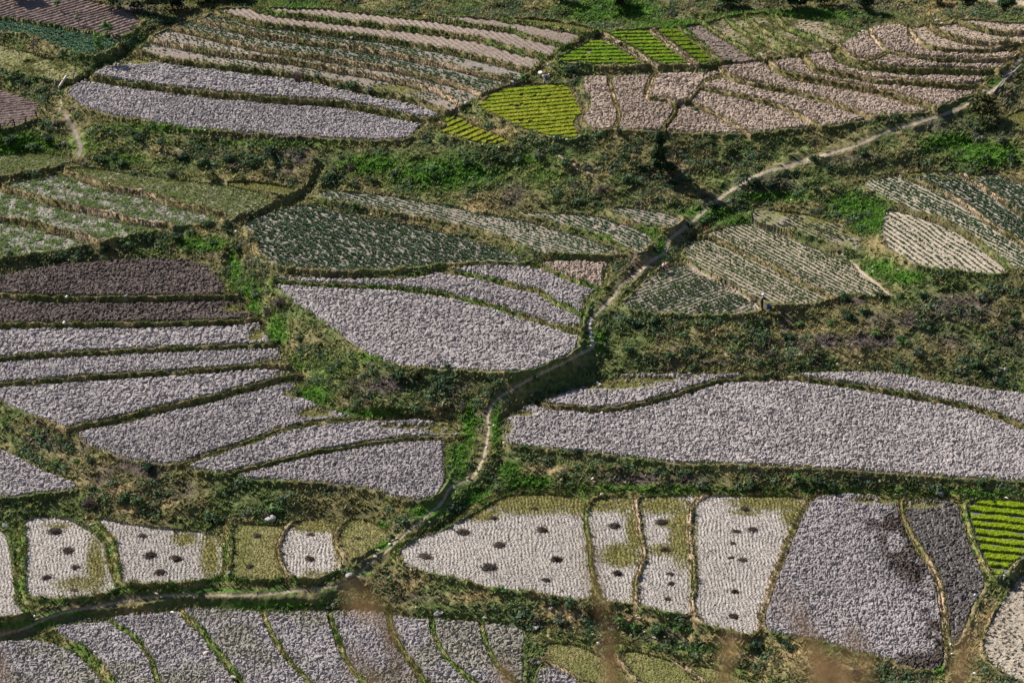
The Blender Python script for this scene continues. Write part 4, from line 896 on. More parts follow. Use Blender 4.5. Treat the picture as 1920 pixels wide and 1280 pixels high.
# dung heaps
M_DUNG = attr_mat("dark_dung", 1.0, .03, 14, .5)
hp = []
for k in range(5):
    V = IV[IV[:, 2] > -.5] if False else IV.copy(); V[:, 2] = np.maximum(V[:, 2], -.15)
    d = 1 + .45 * (rng.random(len(V)) - .5); V = V * d[:, None] * np.array([1, .92 + .16 * rng.random(), .42])
    c = np.tile(C3(.055, .042, .040), (len(V), 1)) * (.6 + .8 * rng.random((len(V), 1)))
    q = np.stack([rng.normal(size=140) * .62, rng.normal(size=140) * .62, np.zeros(140)], 1); q = q[np.hypot(q[:, 0], q[:, 1]) < 1.45]; q[:, 2] = np.maximum(0, .38 - .3 * np.hypot(q[:, 0], q[:, 1]) ** 2)
    bv, bf, bc = blades(q.astype(np.float32), np.full(len(q), .26), 2, np.tile(C3(.07, .055, .045), (len(q), 1)), .3, 1.0, .5)
    hp.append(mesh_np("dung_heap", *[a for a in (join((V, IF, c.astype(np.float32)), (bv, bf, bc)))][:2], M_DUNG, join((V, IF, c.astype(np.float32)), (bv, bf, bc))[2]))
HEAPS = ("104,997,14 128,1034,17 141,1065,12 87,1084,12 139,1107,11 267,1005,12 282,1043,15 330,1048,12 300,1074,13 482,1006,9 469,1062,10 583,1003,11 580,1049,13 671,1010,9 1003,954,11 926,972,10 868,999,15 1016,994,13 "
         "936,1022,12 798,1045,15 917,1065,20 1043,1050,14 1023,1089,12 1152,988,12 1158,1076,13 1241,980,13 1247,1031,11 1257,1077,9 1258,1095,8 1252,1123,9 1397,956,10 1381,996,9 1411,994,12 1374,1020,7 1371,1046,9 1392,1051,10 1378,1110,11 1375,1156,13")
H = np.array(parse_b(HEAPS)); HP = ground_at(H[:, :2]); it = []
for n, (h, p) in enumerate(zip(H, HP)):
    o = hp[n] if n < 5 else hp[n % 5].copy()
    if n >= 5: col.objects.link(o)
    r = h[2] / ppm_at(p); o.location = p; o.rotation_euler.z = rng.random() * 6; o.scale = (r * (.6 + .35 * rng.random()), r * (.6 + .3 * rng.random()), r * (.4 + .35 * rng.random()))
    tag(o, None, "dung heap", "dung heaps on the stubble plots"); it.append((o, SEEDS[near_plot(h[0], h[1])][3], h[1]))
rank_labels(it, "dark dung heap on the %s", "top")
# rocks
RK = {}
ROCKT = {'p': ("pale", C3(.55, .49, .42)), 't': ("tan", C3(.42, .32, .25)), 'g': ("grey", C3(.27, .27, .28)), 'd': ("dark grey", C3(.10, .09, .09)), 'w': ("white", C3(.72, .70, .67))}
M_ROCK = attr_mat("rock", .9, .2, 9, .3, .03, 14)
for t, (nm, c) in ROCKT.items():
    RK[t] = []
    for k in range(3):
        V = IV.copy()
        for _ in range(7):
            nrm = rng.normal(size=3); nrm /= np.linalg.norm(nrm); dd = V @ nrm; lim = .45 + .35 * rng.random(); V = V - np.outer(np.maximum(dd - lim, 0), nrm).astype(np.float32)
        V = V * np.array([1.05, .8, .68]); RK[t].append([mesh_np("rock", V, IF, M_ROCK, np.tile(c, (len(V), 1)) * (.85 + .3 * rng.random((len(V), 1)))), 0])
ROCKS = ("1250,473,6,p 1247,470,5,p 1397,483,8,p 1393,490,6,p 1573,476,10,d 1635,502,7,w 1636,511,6,w 1625,503,4,w 997,743,8,t 1012,752,6,p 845,955,8,p 856,924,7,p 878,898,10,t 657,1082,22,g 730,1021,7,p 709,1033,9,p 737,1014,6,p 626,1085,6,p "
         "614,611,8,t 750,686,6,p 823,694,5,p 500,493,6,p 696,405,6,t 659,74,8,w 509,55,6,p 824,97,8,t 878,141,6,t 864,200,12,t 874,196,10,p 890,222,5,w 910,246,6,p 941,240,5,p 884,271,5,p 905,274,4,p 936,279,5,p 1040,261,6,w 1050,263,5,p 1063,263,6,w "
         "1000,266,7,p 1007,263,6,p 1217,64,4,p 1235,70,5,p 1163,84,12,t 1270,95,6,w 1310,118,4,p 1033,119,8,p 1029,123,7,p 1012,140,15,p 1618,60,8,p 1611,64,7,p 1757,42,10,g 1751,36,6,p 1765,46,7,p 1722,47,9,g 1845,173,7,w 1846,159,6,p 1790,283,6,w 1875,300,5,p "
         "1712,296,4,p 1468,372,6,p 1483,377,6,p 1109,385,8,w 1256,379,6,p 867,360,7,p 872,366,6,p 925,371,6,p 900,375,5,p 884,368,5,p 299,290,6,w 310,240,4,w 384,250,5,w 266,291,4,p 72,291,4,w 205,350,5,p 320,376,5,p 401,402,7,p 125,563,8,w 237,559,9,g 600,1013,4,p "
         "120,607,9,w 64,1157,8,w 293,1117,8,p 303,1119,6,p 323,1149,8,w 171,985,9,g 162,972,7,p 430,1076,11,g 430,1033,6,p 9,988,14,g 387,1225,14,p 436,1272,14,p 178,1227,6,w 616,1140,10,w 623,1135,9,w 614,1147,6,w 585,1144,13,d 822,1155,16,g 829,1153,9,p 909,1163,8,w 739,1153,6,p "
         "771,1068,6,w 777,1070,6,p 883,1145,5,p 507,977,22,g 562,975,5,p 687,1142,9,g 1005,1180,17,g 1033,1144,13,g 1122,1208,10,w 1197,1162,10,p 1194,1154,6,p 1226,1197,10,p 1146,1191,9,p 1183,1192,7,p 1208,1187,6,p 1001,1244,22,d 1009,1246,14,g 999,1196,6,p 994,1278,5,w 1144,1210,5,p 1267,1228,6,p "
         "1827,1265,11,w 1848,1125,8,w 1883,1082,8,w 1902,1062,6,p 1808,1187,6,p 1785,1228,9,p 1782,1213,6,p 1764,931,19,g 1808,929,10,g 1535,922,7,p 1129,927,8,p 1208,927,6,p 1114,907,8,t 1124,892,6,p 1797,706,6,p 1612,682,5,p 1785,558,5,p 1156,614,7,w 1111,899,8,p 1239,877,5,w 945,833,7,w "
         "1107,610,7,p 1105,618,6,p 1108,626,7,w 1107,634,6,p 1110,642,7,p 1108,650,6,w 918,797,9,t 925,800,7,p 917,826,7,t 912,842,6,p 913,855,6,p 690,1057,7,p 704,1046,8,p 745,1010,6,p 805,980,5,p 1590,690,6,p 1570,683,6,p 1735,690,5,p 1660,695,5,p 1640,690,6,p 1075,1180,7,p 1250,1205,5,p 1380,1200,5,p 780,1140,5,p 1180,900,6,t 1172,906,7,t 1160,900,6,p 1210,893,6,t")
it = []; rl = [p.split(',') for p in ROCKS.split()]; RPX = np.array([(float(a[0]), float(a[1])) for a in rl]); RP = ground_at(RPX)
for n, (a, p) in enumerate(zip(rl, RP)):
    pr = RK[a[3]][n % 3]; o = pr[0] if pr[1] == 0 else pr[0].copy()
    if pr[1]: col.objects.link(o)
    pr[1] = 1; r = float(a[2]) / 2 / ppm_at(p); o.location = (p[0], p[1], p[2] + r * .25); o.rotation_euler.z = rng.random() * 6; o.scale = (r * 1.1, r * 1.1, r * (.9 + .3 * rng.random()))
    sz = "large" if float(a[2]) >= 14 else ("small" if float(a[2]) < 7 else "")
    tag(o, None, "rock", "stones on the banks and slopes"); it.append((o, (" ".join(w for w in (sz, ROCKT[a[3]][0]) if w), SEEDS[near_plot(float(a[0]), float(a[1]))][3]), float(a[0])))
rank_labels(it, "%s rock near the %s", "left")
for t in RK:
    for pr in RK[t]:
        if pr[1] == 0: bpy.data.objects.remove(pr[0])
# bushes
TINT = {'g': ("green", C3(.085, .145, .062)), 'd': ("dark green", C3(.045, .085, .045)), 'b': ("bright green", C3(.10, .20, .055)), 'o': ("olive", C3(.15, .16, .06)), 'y': ("grey-green", C3(.125, .15, .095)), 'p': ("bare purplish", C3(.10, .075, .078))}
SB = {}
for t, (nm, c) in TINT.items():
    SB[t] = []
    for k in range(3):
        nb = 5; sub = np.concatenate([[[0, 0, .25]], rng.normal(size=(nb, 3)) * np.array([.42, .42, .18]) + np.array([0, 0, .3])]).astype(np.float32)
        pr = [leafcloud(sub, np.array([.62] + [.42] * nb), 46, np.tile(c, (nb + 1, 1)) * (.75 + .5 * rng.random((nb + 1, 1))), .24 if t != 'p' else .12, .8, .4)]
        tw = []
        for q in range(7 if t != 'p' else 46):                     # stems
            a = rng.random() * 6.28; e = np.array([math.cos(a) * .6, math.sin(a) * .6, .35 + .6 * rng.random()]); s_ = np.array([-math.sin(a), math.cos(a), 0]) * .025
            tw.append(np.stack([-s_, s_, e + s_ * .3, e - s_ * .3]))
        tv = np.concatenate(tw).astype(np.float32); pr.append((tv, np.arange(len(tv)).reshape(-1, 4), np.tile(C3(.06, .045, .035), (len(tv), 1))))
        v, f, c_ = join(*pr); SB[t].append([mesh_np("bush", v, f, M_LEAF, c_.astype(np.float32)), 0])
BUSH = ("1617,290,10,g 1527,300,9,d 1680,226,6,g 1760,285,10,d 1835,268,15,y 1297,427,11,d 1322,417,10,g 1262,350,11,d 745,712,20,g 780,707,15,o 825,726,15,d 917,742,8,g 1315,912,13,y 1407,912,12,g 1057,896,10,g 1112,883,6,b 1080,852,9,d 1007,712,8,g 1245,893,9,g 1290,888,10,g 1430,712,8,g "
        "1500,905,14,b 1542,908,15,d 1840,908,11,g 937,1108,9,b 748,978,12,g 734,1007,9,g 1037,1132,12,g 1067,1134,14,g 1113,1144,20,o 1171,1180,17,b 1188,1188,10,g 1233,1187,16,g 1278,1183,12,b 1051,1170,16,y 1306,1202,10,g 1417,1215,13,d 1479,1220,11,d 1829,1248,8,g 1790,1270,9,g 173,920,9,g 511,960,16,b "
        "168,950,20,p 396,976,16,g 235,942,15,g 258,944,14,g 375,1114,8,g 280,880,13,d 135,850,8,g 142,868,9,b 170,868,10,d 110,874,8,b 387,424,12,g 420,430,10,g 212,300,10,g 555,152,16,p 595,150,8,g 635,166,7,g 655,169,9,d 665,168,9,g 692,176,10,y 797,259,9,y 805,268,8,g 830,265,8,g 1125,256,13,g 1160,248,7,g 1070,134,13,d "
        "1305,206,6,g 1105,186,5,y 525,575,20,p 480,560,11,y 470,500,12,p 345,520,1,p 90,842,9,g 70,815,8,b 8,800,8,b 600,720,12,g 650,742,12,o 690,748,12,d 725,765,12,o 780,775,13,g 830,770,14,p 870,765,12,p 620,700,9,g 560,740,10,g 700,700,8,g 840,690,8,g 1230,890,8,y 1180,660,12,g 1220,680,11,d 1260,672,12,g 1300,690,11,g "
        "1120,650,9,y 1160,600,12,y 1190,615,14,d 1230,605,15,g 1480,640,14,d 1500,610,10,b 1555,610,9,b 1590,600,14,d 1620,590,12,g 1640,630,10,b 1690,645,11,b 1720,670,15,y 1760,680,12,g 1800,700,14,y 1830,690,16,g 1870,720,14,d 1820,655,10,y 1860,630,11,g 1900,610,12,g 1770,590,9,y 1730,560,12,g 1690,560,10,g 1840,560,14,y 1880,550,12,y "
        "1900,590,10,g 1650,560,10,d 1580,560,11,g 1880,270,12,y 1850,300,9,g 1900,300,11,d 1720,310,8,y 1440,385,9,y 1500,368,12,g 1530,362,10,g 1395,395,10,d 1410,350,14,d 1450,350,12,d 1490,330,10,d 1560,320,10,d 1340,390,12,d 1230,470,7,g 1200,320,12,d 1170,300,12,g 1180,340,14,g 1150,330,11,y 1260,320,14,d 1290,340,12,g 1130,360,16,p 1100,320,12,y "
        "1060,310,12,g 1010,300,14,y 975,305,13,g 930,300,11,d 880,310,10,d 820,340,9,g 780,320,10,g 740,330,11,y 700,345,11,g 660,320,12,p 620,335,10,g 640,300,9,y 560,290,12,d 510,290,14,d 470,310,12,g 430,300,11,d 380,310,12,g 340,300,13,d 300,270,10,g 260,260,12,d 230,310,12,g 190,305,14,d 250,330,9,g 320,330,12,y 400,335,14,o 450,335,12,o 500,325,11,o 540,310,12,o "
        "60,210,1,g 20,150,12,g 50,160,12,d 80,170,10,g 30,145,9,o 20,270,14,d 60,280,13,g 90,262,12,d 120,275,10,y 20,480,9,d 60,490,10,d 110,485,10,g 150,478,11,d 200,470,11,d 240,465,12,g 280,455,11,d 330,445,12,d 360,440,11,g 300,470,9,b 350,470,10,b 400,460,10,g 445,470,11,y 430,440,10,g 500,590,13,p 520,640,9,b 560,640,10,g 600,650,8,o")
it = []; bl = [p.split(',') for p in BUSH.split()]; BPX = np.array([(float(a[0]), float(a[1])) for a in bl]); BP = ground_at(BPX)
seen = {}
for n, (a, p) in enumerate(zip(bl, BP)):
    if float(a[2]) < 2: continue
    pr = SB[a[3]][n % 3]; o = pr[0] if pr[1] == 0 else pr[0].copy()
    if pr[1]: col.objects.link(o)
    pr[1] = 1; r = float(a[2]) / ppm_at(p); o.location = (p[0], p[1], p[2] - .08); o.rotation_euler.z = rng.random() * 6; o.scale = (r * 1.25, r * 1.25, r * (1.1 + .4 * rng.random()))
    tag(o, None, "bush", "bushes on the slopes"); sz = "large " if r > .85 else ("small " if r < .5 else "")
    it.append((o, (sz + TINT[a[3]][0], SEEDS[near_plot(float(a[0]), float(a[1]))][3]), float(a[0])))
rank_labels(it, "%s bush near the %s", "left")
# trees
M_BARK = noise_mat("bark", (.05, .04, .032), (.12, .10, .085), 9, .95, .1, .01)
def tube(pts, rad, nseg=6):
    pts = np.asarray(pts, float); V = []; F = []
    for i, p in enumerate(pts):
        t = pts[min(i + 1, len(pts) - 1)] - pts[max(i - 1, 0)]; t /= np.linalg.norm(t) + 1e-9
        a = np.cross(t, (0.31, .9, .2)); a /= np.linalg.norm(a); b = np.cross(t, a)
        for k in range(nseg): V.append(p + (a * math.cos(k * 2 * math.pi / nseg) + b * math.sin(k * 2 * math.pi / nseg)) * rad[i])
    for i in range(len(pts) - 1):
        for k in range(nseg): F.append((i * nseg + k, i * nseg + (k + 1) % nseg, (i + 1) * nseg + (k + 1) % nseg, (i + 1) * nseg + k))
    m = len(pts) - 1
    V.append(pts[-1]); top = len(V) - 1
    for k in range(nseg): F.append((m * nseg + k, m * nseg + (k + 1) % nseg, top, top))
    return np.array(V, np.float32), np.array(F, np.int32)
def tri_fix(V, F):
    return V, F
def tube_obj(name, chains, mat, parent=None, loc=None):
    bm = bmesh.new()
    for pts, rad in chains:
        V, F = tube(pts, rad); vs = [bm.verts.new(v) for v in V]
        for f in F:
            q = list(dict.fromkeys(f.tolist()))
            if len(q) > 2: bm.faces.new([vs[k] for k in q])
    me = bpy.data.meshes.new(name); bm.to_mesh(me); bm.free(); me.materials.append(mat)
    for p in me.polygons: p.use_smooth = True
    o = bpy.data.objects.new(name, me); col.objects.link(o); o.parent = parent
    if loc is not None: o.location = loc
    return o
def tree(name, p, h, r, colr, label, dens=1.0, conifer=False, cat="tree", group=None):
    root = empty(name, (p[0], p[1], p[2] - .1)); tag(root, label, cat, group)
    lean = rng.normal(size=2) * .05 * h; top = np.array([lean[0], lean[1], h * .93]); ch = [([(0, 0, 0), tuple(top * .35 + rng.normal(size=3) * .02 * h), tuple(top * .7 + rng.normal(size=3) * .02 * h), tuple(top)], [h * .022 + .02, h * .017 + .015, h * .01 + .01, .008])]
    cl, rr = [], []
    nl = int(9 + 7 * dens) if not conifer else 24
    for k in range(nl):
        t = (.38 + .6 * rng.random()) if not conifer else (.15 + .83 * k / nl)
        a = rng.random() * 6.28; b0 = top * t; wd = r * (1.15 - .9 * abs(t - .62)) if not conifer else r * (1.08 - t)
        e = b0 + np.array([math.cos(a) * wd * (.45 + .5 * rng.random()), math.sin(a) * wd * (.45 + .5 * rng.random()), (.1 + .12 * rng.random()) * h if not conifer else .02 * h])
        ch.append(([tuple(b0), tuple((b0 + e) / 2 + np.array([0, 0, .02 * h])), tuple(e)], [h * .008 + .006, h * .005 + .005, .004])); cl.append(e); rr.append(r * (.38 + .22 * rng.random()) if not conifer else r * (.30 + .25 * (1 - t)))
    if not conifer and dens >= 1:
        for k in range(10): cl.append(top * (.5 + .5 * rng.random()) + rng.normal(size=3) * r * .3); rr.append(r * (.35 + .2 * rng.random()))
    tube_obj("trunk", ch, M_BARK, root)
    cl = np.array(cl, np.float32); c = np.tile(colr, (len(cl), 1)) * (.7 + .6 * rng.random((len(cl), 1)))
    v, f, c_ = leafcloud(cl, np.array(rr), int(46 * dens) + 8, c.astype(np.float32), .22 if dens >= 1 else .3, .9, .35)
    mesh_np("crown", v, f, M_LEAF, c_, parent=root)
    return root
TREES = [("36,111",27,7,.3,'b',"thin sapling leftmost on the pale fallow plot below the cabbages"),("62,104",27,8,.3,'p',"thin bare sapling second from the left below the cabbage plot"),("144,121",22,7,.25,'g',"small thin sapling at the middle of the bank below the cabbages"),("172,127",15,5,.25,'g',"short sapling beside the right end of the pale fallow plot"),
 ("186,108",34,12,.6,'b',"leafy pale green sapling in front of the right end of the cabbages"),("201,74",27,10,.5,'b',"leafy sapling behind the right end of the cabbages"),("107,24",18,7,.4,'g',"small sapling on the brown ridged plot in the corner"),("148,48",20,6,.3,'y',"thin grey sapling in the middle of the brown ridged plot"),("248,62",14,5,.25,'y',"thin bare sapling at the right tip of the brown ridged plot"),("143,137",12,3,.2,'g',"tiny sapling at the near edge of the pale fallow plot"),
 ("212,16",40,26,1.0,'d',"dark tree at the top edge behind the brown ridged plot"),("275,25",38,28,1.0,'y',"grey-green spreading tree behind the brown ridged plot"),("325,18",36,26,1.0,'d',"dark tree right of the grey-green tree at the top edge"),("372,8",36,28,1.0,'d',"dark tree at the top edge above the lane of terraces"),("30,0",34,24,1.0,'d',"dark tree in the top left corner"),("425,2",32,26,1.0,'d',"round dark tree above the top left terraces"),
 ("1237,326",84,22,1.3,'g',"tall dark conifer-like tree alone on the slope below the wedge-shaped clod plot"),("1842,232",46,24,1.2,'o',"bushy olive tree below the path at upper right"),("1458,16",54,34,1.0,'d',"large dark tree at the top edge above the fallow strips"),("1495,22",36,22,1.0,'d',"dark bushy tree right of the large one at the top edge"),("1545,16",30,20,1.0,'g',"green bushy tree at the top edge above the widest fallow strip"),
 ("1160,14",26,18,1.0,'d',"dark bushy tree at the top edge above the green seedling plots"),("1625,20",26,16,1.0,'d',"bushy tree at the top edge above the small oval clod plot"),("1758,10",24,16,1.0,'d',"dark bushy tree at the top edge left of the road"),("1815,14",24,16,1.0,'y',"dark bush tree just below the road at the left end"),("1885,22",22,16,1.0,'g',"bushy tree just below the road near the right edge"),("1050,6",22,18,1.0,'b',"bright green bushy tree at the top edge above the olive strip"),("1370,14",24,18,1.0,'g',"green bushy tree at the top edge above the green hedge")]
for s, hp_, rp, dn, t, lb in TREES:
    px, py = (float(q) for q in s.split(',')); p = ground_at([(px, py)])[0]; m = ppm_at(p)
    cf = lb.startswith("tall"); tree("tree" if hp_ > 30 and rp > 12 else ("sapling" if dn < .9 else "tree"), p, hp_ / m / CP, rp / m, TINT[t][1] * (1.1 if dn < .9 else .62), lb, dn * (1.8 if cf else 1), cf, "sapling" if dn < .9 else "tree")
# fence posts, logs, planks
M_WOOD = noise_mat("old_wood", (.035, .03, .03), (.10, .085, .075), 8, .9, .1); M_PALEWOOD = noise_mat("bleached_wood", (.45, .41, .37), (.62, .57, .52), 8, .85, .15); M_GREYWOOD = noise_mat("grey_wood", (.2, .18, .17), (.33, .30, .28), 8, .9, .1)
POSTS = [("2,248",13,-1,0),("29,241",14,-4,1),("48,234",12,0,0),("71,224",14,-5,0),("86,217",12,-9,0),("88,208",15,-3,0),("90,195",13,-2,0),("92,185",11,0,0),("96,182",9,0,0)]
for n, (s, h, ln, br) in enumerate(POSTS):
    px, py = (float(q) for q in s.split(',')); p = ground_at([(px, py)])[0]; m = ppm_at(p); H_ = h / m / CP
    e = empty("fence_post", p); tube_obj("post", [([(0, 0, -.15), (ln / m * .5, 0, H_ * .5), (ln / m, 0, H_)], [.10, .09, .085])], M_WOOD, e)
    if br: tube_obj("brace", [([(-20 / m, -.1, -.1), (-12 / m, 0, H_ * .42), (-5 / m, 0, H_ * .9)], [.075, .07, .065])], M_WOOD, e)
    tag(e, "dark leaning wooden post of the fence round the ridged plot, %s from the left" % ORD[n] + (", braced" if br else ""), "post", "fence posts of the left ridged plot")
for n, (s, h) in enumerate([("1901,247", 18), ("1916,257", 19)]):
    px, py = (float(q) for q in s.split(',')); p = ground_at([(px, py)])[0]; m = ppm_at(p)
    tag(tube_obj("fence_post", [([(0, 0, -.15), (.03, 0, h / m / CP * .5), (.02, 0, h / m / CP)], [.075, .07, .06])], M_WOOD, None, p), "thin dark post at the near edge of the round olive plot, %s from the left" % ORD[n], "post", "posts of the round olive plot")
for s1, s2, r, mt, nm, lb, hh in [("109,168", "125,153", .17, M_PALEWOOD, "plank", "pale bleached plank leaning at the corner above the fenced ridged plot", .5), ("137,151", "139,136", .09, M_GREYWOOD, "fence_post", "grey lone post at the right end of the pale fallow plot", 0), ("103,166", "103,150", .07, M_PALEWOOD, "fence_post", "pale short post left of the bleached plank", 0),
        ("1885,152", "1914,128", .14, M_GREYWOOD, "log", "grey fallen log with bark lying beside the upper end of the path", .3), ("1862,176", "1880,158", .12, M_GREYWOOD, "log", "second grey fallen log lower down beside the path", .3), ("1878,146", "1905,141", .07, M_PALEWOOD, "branch", "pale dead branch across the fallen logs beside the path", .5),
        ("1810,228", "1830,247", .06, M_PALEWOOD, "branch", "thin pale branch lying on the dark bank below the path", .2), ("960,160", "985,155", .10, M_GREYWOOD, "branch", "dead branch lying behind the large yellow-green seedling plot", .2), ("1866,688", "1890,702", .05, M_PALEWOOD, "branch", "curved bleached branch beside the white bag at right", .4), ("1884,933", "1890,944", .07, M_PALEWOOD, "stake", "pale stake at the back of the flooded seedling plot", .5)]:
    a, b = [tuple(float(q) for q in s.split(',')) for s in (s1, s2)]; pa = ground_at([a])[0]; m = ppm_at(pa)
    if nm == "fence_post": V2 = pa + np.array([(b[0] - a[0]) / m, 0, (a[1] - b[1]) / m / CP])
    else: V2 = ground_at([b])[0] + np.array([0, 0, hh])
    d = V2 - pa
    tag(tube_obj(nm, [([(0, 0, .02), tuple(d * .5 + np.array([0, 0, .03])), tuple(d)], [r, r * .9, r * .75])], mt, None, pa), lb, {"fence_post": "post"}.get(nm, nm))
# litter, bucket, bundles
M_BLUE = noise_mat("blue_plastic", (.01, .06, .42), (.015, .09, .55), 4, .35, .5); M_WHITE = noise_mat("white_plastic", (.62, .64, .72), (.8, .8, .82), 6, .5, .4); M_RED = noise_mat("red_cloth", (.22, .012, .03), (.36, .02, .05), 9, .9, .1); M_LILAC = noise_mat("pale_blue_plastic", (.35, .38, .68), (.5, .52, .8), 6, .5, .4); M_SACK = noise_mat("pale_sack", (.55, .53, .50), (.74, .72, .69), 7, .9, .1)
def crumple(name, px, py, sx, sy, mat, label, cat, hz=.5):
    p = ground_at([(px, py)])[0]; m = ppm_at(p); V = IV * (1 + .55 * (rng.random((len(IV), 1)) - .5)); V = V * np.array([sx / m / 2, sx / m / 2 * .7, sy / m / 2 * 1.1]); V[:, 2] += sy / m / 2 * hz
    o = mesh_np(name, V, IF, mat, None, False, None, None); o.location = (p[0], p[1], p[2] + .02); return tag(o, label, cat)
crumple("cloth_bundle", 1323, 433, 9, 6, M_RED, "dark red cloth bundle beside the path above the crop rows", "bundle")
crumple("plastic_bag", 442, 437, 7, 5, M_WHITE, "white plastic bag on the slope left of the dark green potato plot", "bag")
crumple("plastic_bag", 1279, 327, 6, 6, M_LILAC, "pale blue plastic scrap on the slope right of the conifer-like tree", "bag")
crumple("plastic_bag", 1885, 698, 8, 8, M_WHITE, "white plastic bag on the scrubby slope at right", "bag")
crumple("plastic_bag", 1829, 1118, 8, 5, M_WHITE, "white plastic scrap lying in the wet dark plot", "bag")
crumple("plastic_sheet", 343, 13, 8, 8, M_BLUE, "blue plastic sheet scrap under the dark trees at the top left", "sheet")
crumple("tyre_rubbish", 82, 822, 16, 9, noise_mat("black_rubber", (.012, .012, .013), (.03, .03, .03), 7, .7, .2), "black rubbish lying on the slope below the third grey plot", "rubbish")
crumple("sack", 1248, 487, 1, 1, M_SACK, "", "sack") if False else None
def bucket(px, py):
    p = ground_at([(px, py)])[0]; root = empty("bucket", p); tag(root, "bright blue plastic bucket on the ground beside the standing person", "bucket")
    bm = bmesh.new(); n = 20; prof = [(.0, .02), (.15, .02), (.15, .0), (.2, .34), (.215, .34), (.215, .36), (.19, .36), (.14, .04), (.0, .04)]; rings = []
    for r, z in prof: rings.append([bm.verts.new((max(r, .001) * math.cos(k * 2 * math.pi / n), max(r, .001) * math.sin(k * 2 * math.pi / n), z)) for k in range(n)])
    for a, b in zip(rings[:-1], rings[1:]):
        for k in range(n): bm.faces.new((a[k], a[(k + 1) % n], b[(k + 1) % n], b[k]))
    me = bpy.data.meshes.new("tub"); bm.to_mesh(me); bm.free(); me.materials.append(M_BLUE); o = bpy.data.objects.new("tub", me); col.objects.link(o); o.parent = root
    tube_obj("handle", [([(.21 * math.cos(t), .0, .34 + .20 * math.sin(t)) for t in np.linspace(0, math.pi, 9)], [.008] * 9)], M_GREYWOOD, root)
bucket(1440.5, 580)
# ------------------------------------------------------------------ people
M_SKIN = noise_mat("skin", (.22, .125, .08), (.28, .165, .11), 20, .6, .3)
M_NAVY = noise_mat("navy_cloth", (.012, .014, .028), (.026, .028, .045), 14, .9, .1); M_DARKT = noise_mat("dark_trousers", (.025, .022, .026), (.05, .043, .05), 14, .9, .1)
M_PINK = noise_mat("pink_cloth", (.55, .27, .40), (.72, .42, .55), 10, .9, .1); M_WHITEC = noise_mat("white_cloth", (.66, .63, .62), (.8, .78, .76), 10, .9, .1); M_PURP = noise_mat("dark_purple_cloth", (.05, .03, .06), (.10, .06, .11), 10, .9, .1)
M_BLUEC = noise_mat("blue_cloth", (.02, .035, .19), (.05, .08, .30), 10, .9, .1); M_HAIR = noise_mat("black_hair", (.008, .007, .007), (.02, .017, .015), 20, .6, .3); M_STRAW = noise_mat("straw_hat", (.5, .42, .24), (.66, .56, .34), 18, .9, .1)
def skin_obj(name, verts, edges, radii, mat, parent, root=0, sub=2):
    me = bpy.data.meshes.new(name); me.from_pydata([tuple(v) for v in verts], edges, []); me.materials.append(mat)
    o = bpy.data.objects.new(name, me); col.objects.link(o); o.parent = parent
    md = o.modifiers.new("skin", 'SKIN'); md.use_smooth_shade = True
    for k, sv in enumerate(me.skin_vertices[0].data):
        r = radii[k]; sv.radius = r if isinstance(r, tuple) else (r, r); sv.use_root = (k == root)
    sb = o.modifiers.new("sub", 'SUBSURF'); sb.levels = sub; sb.render_levels = sub
    return o
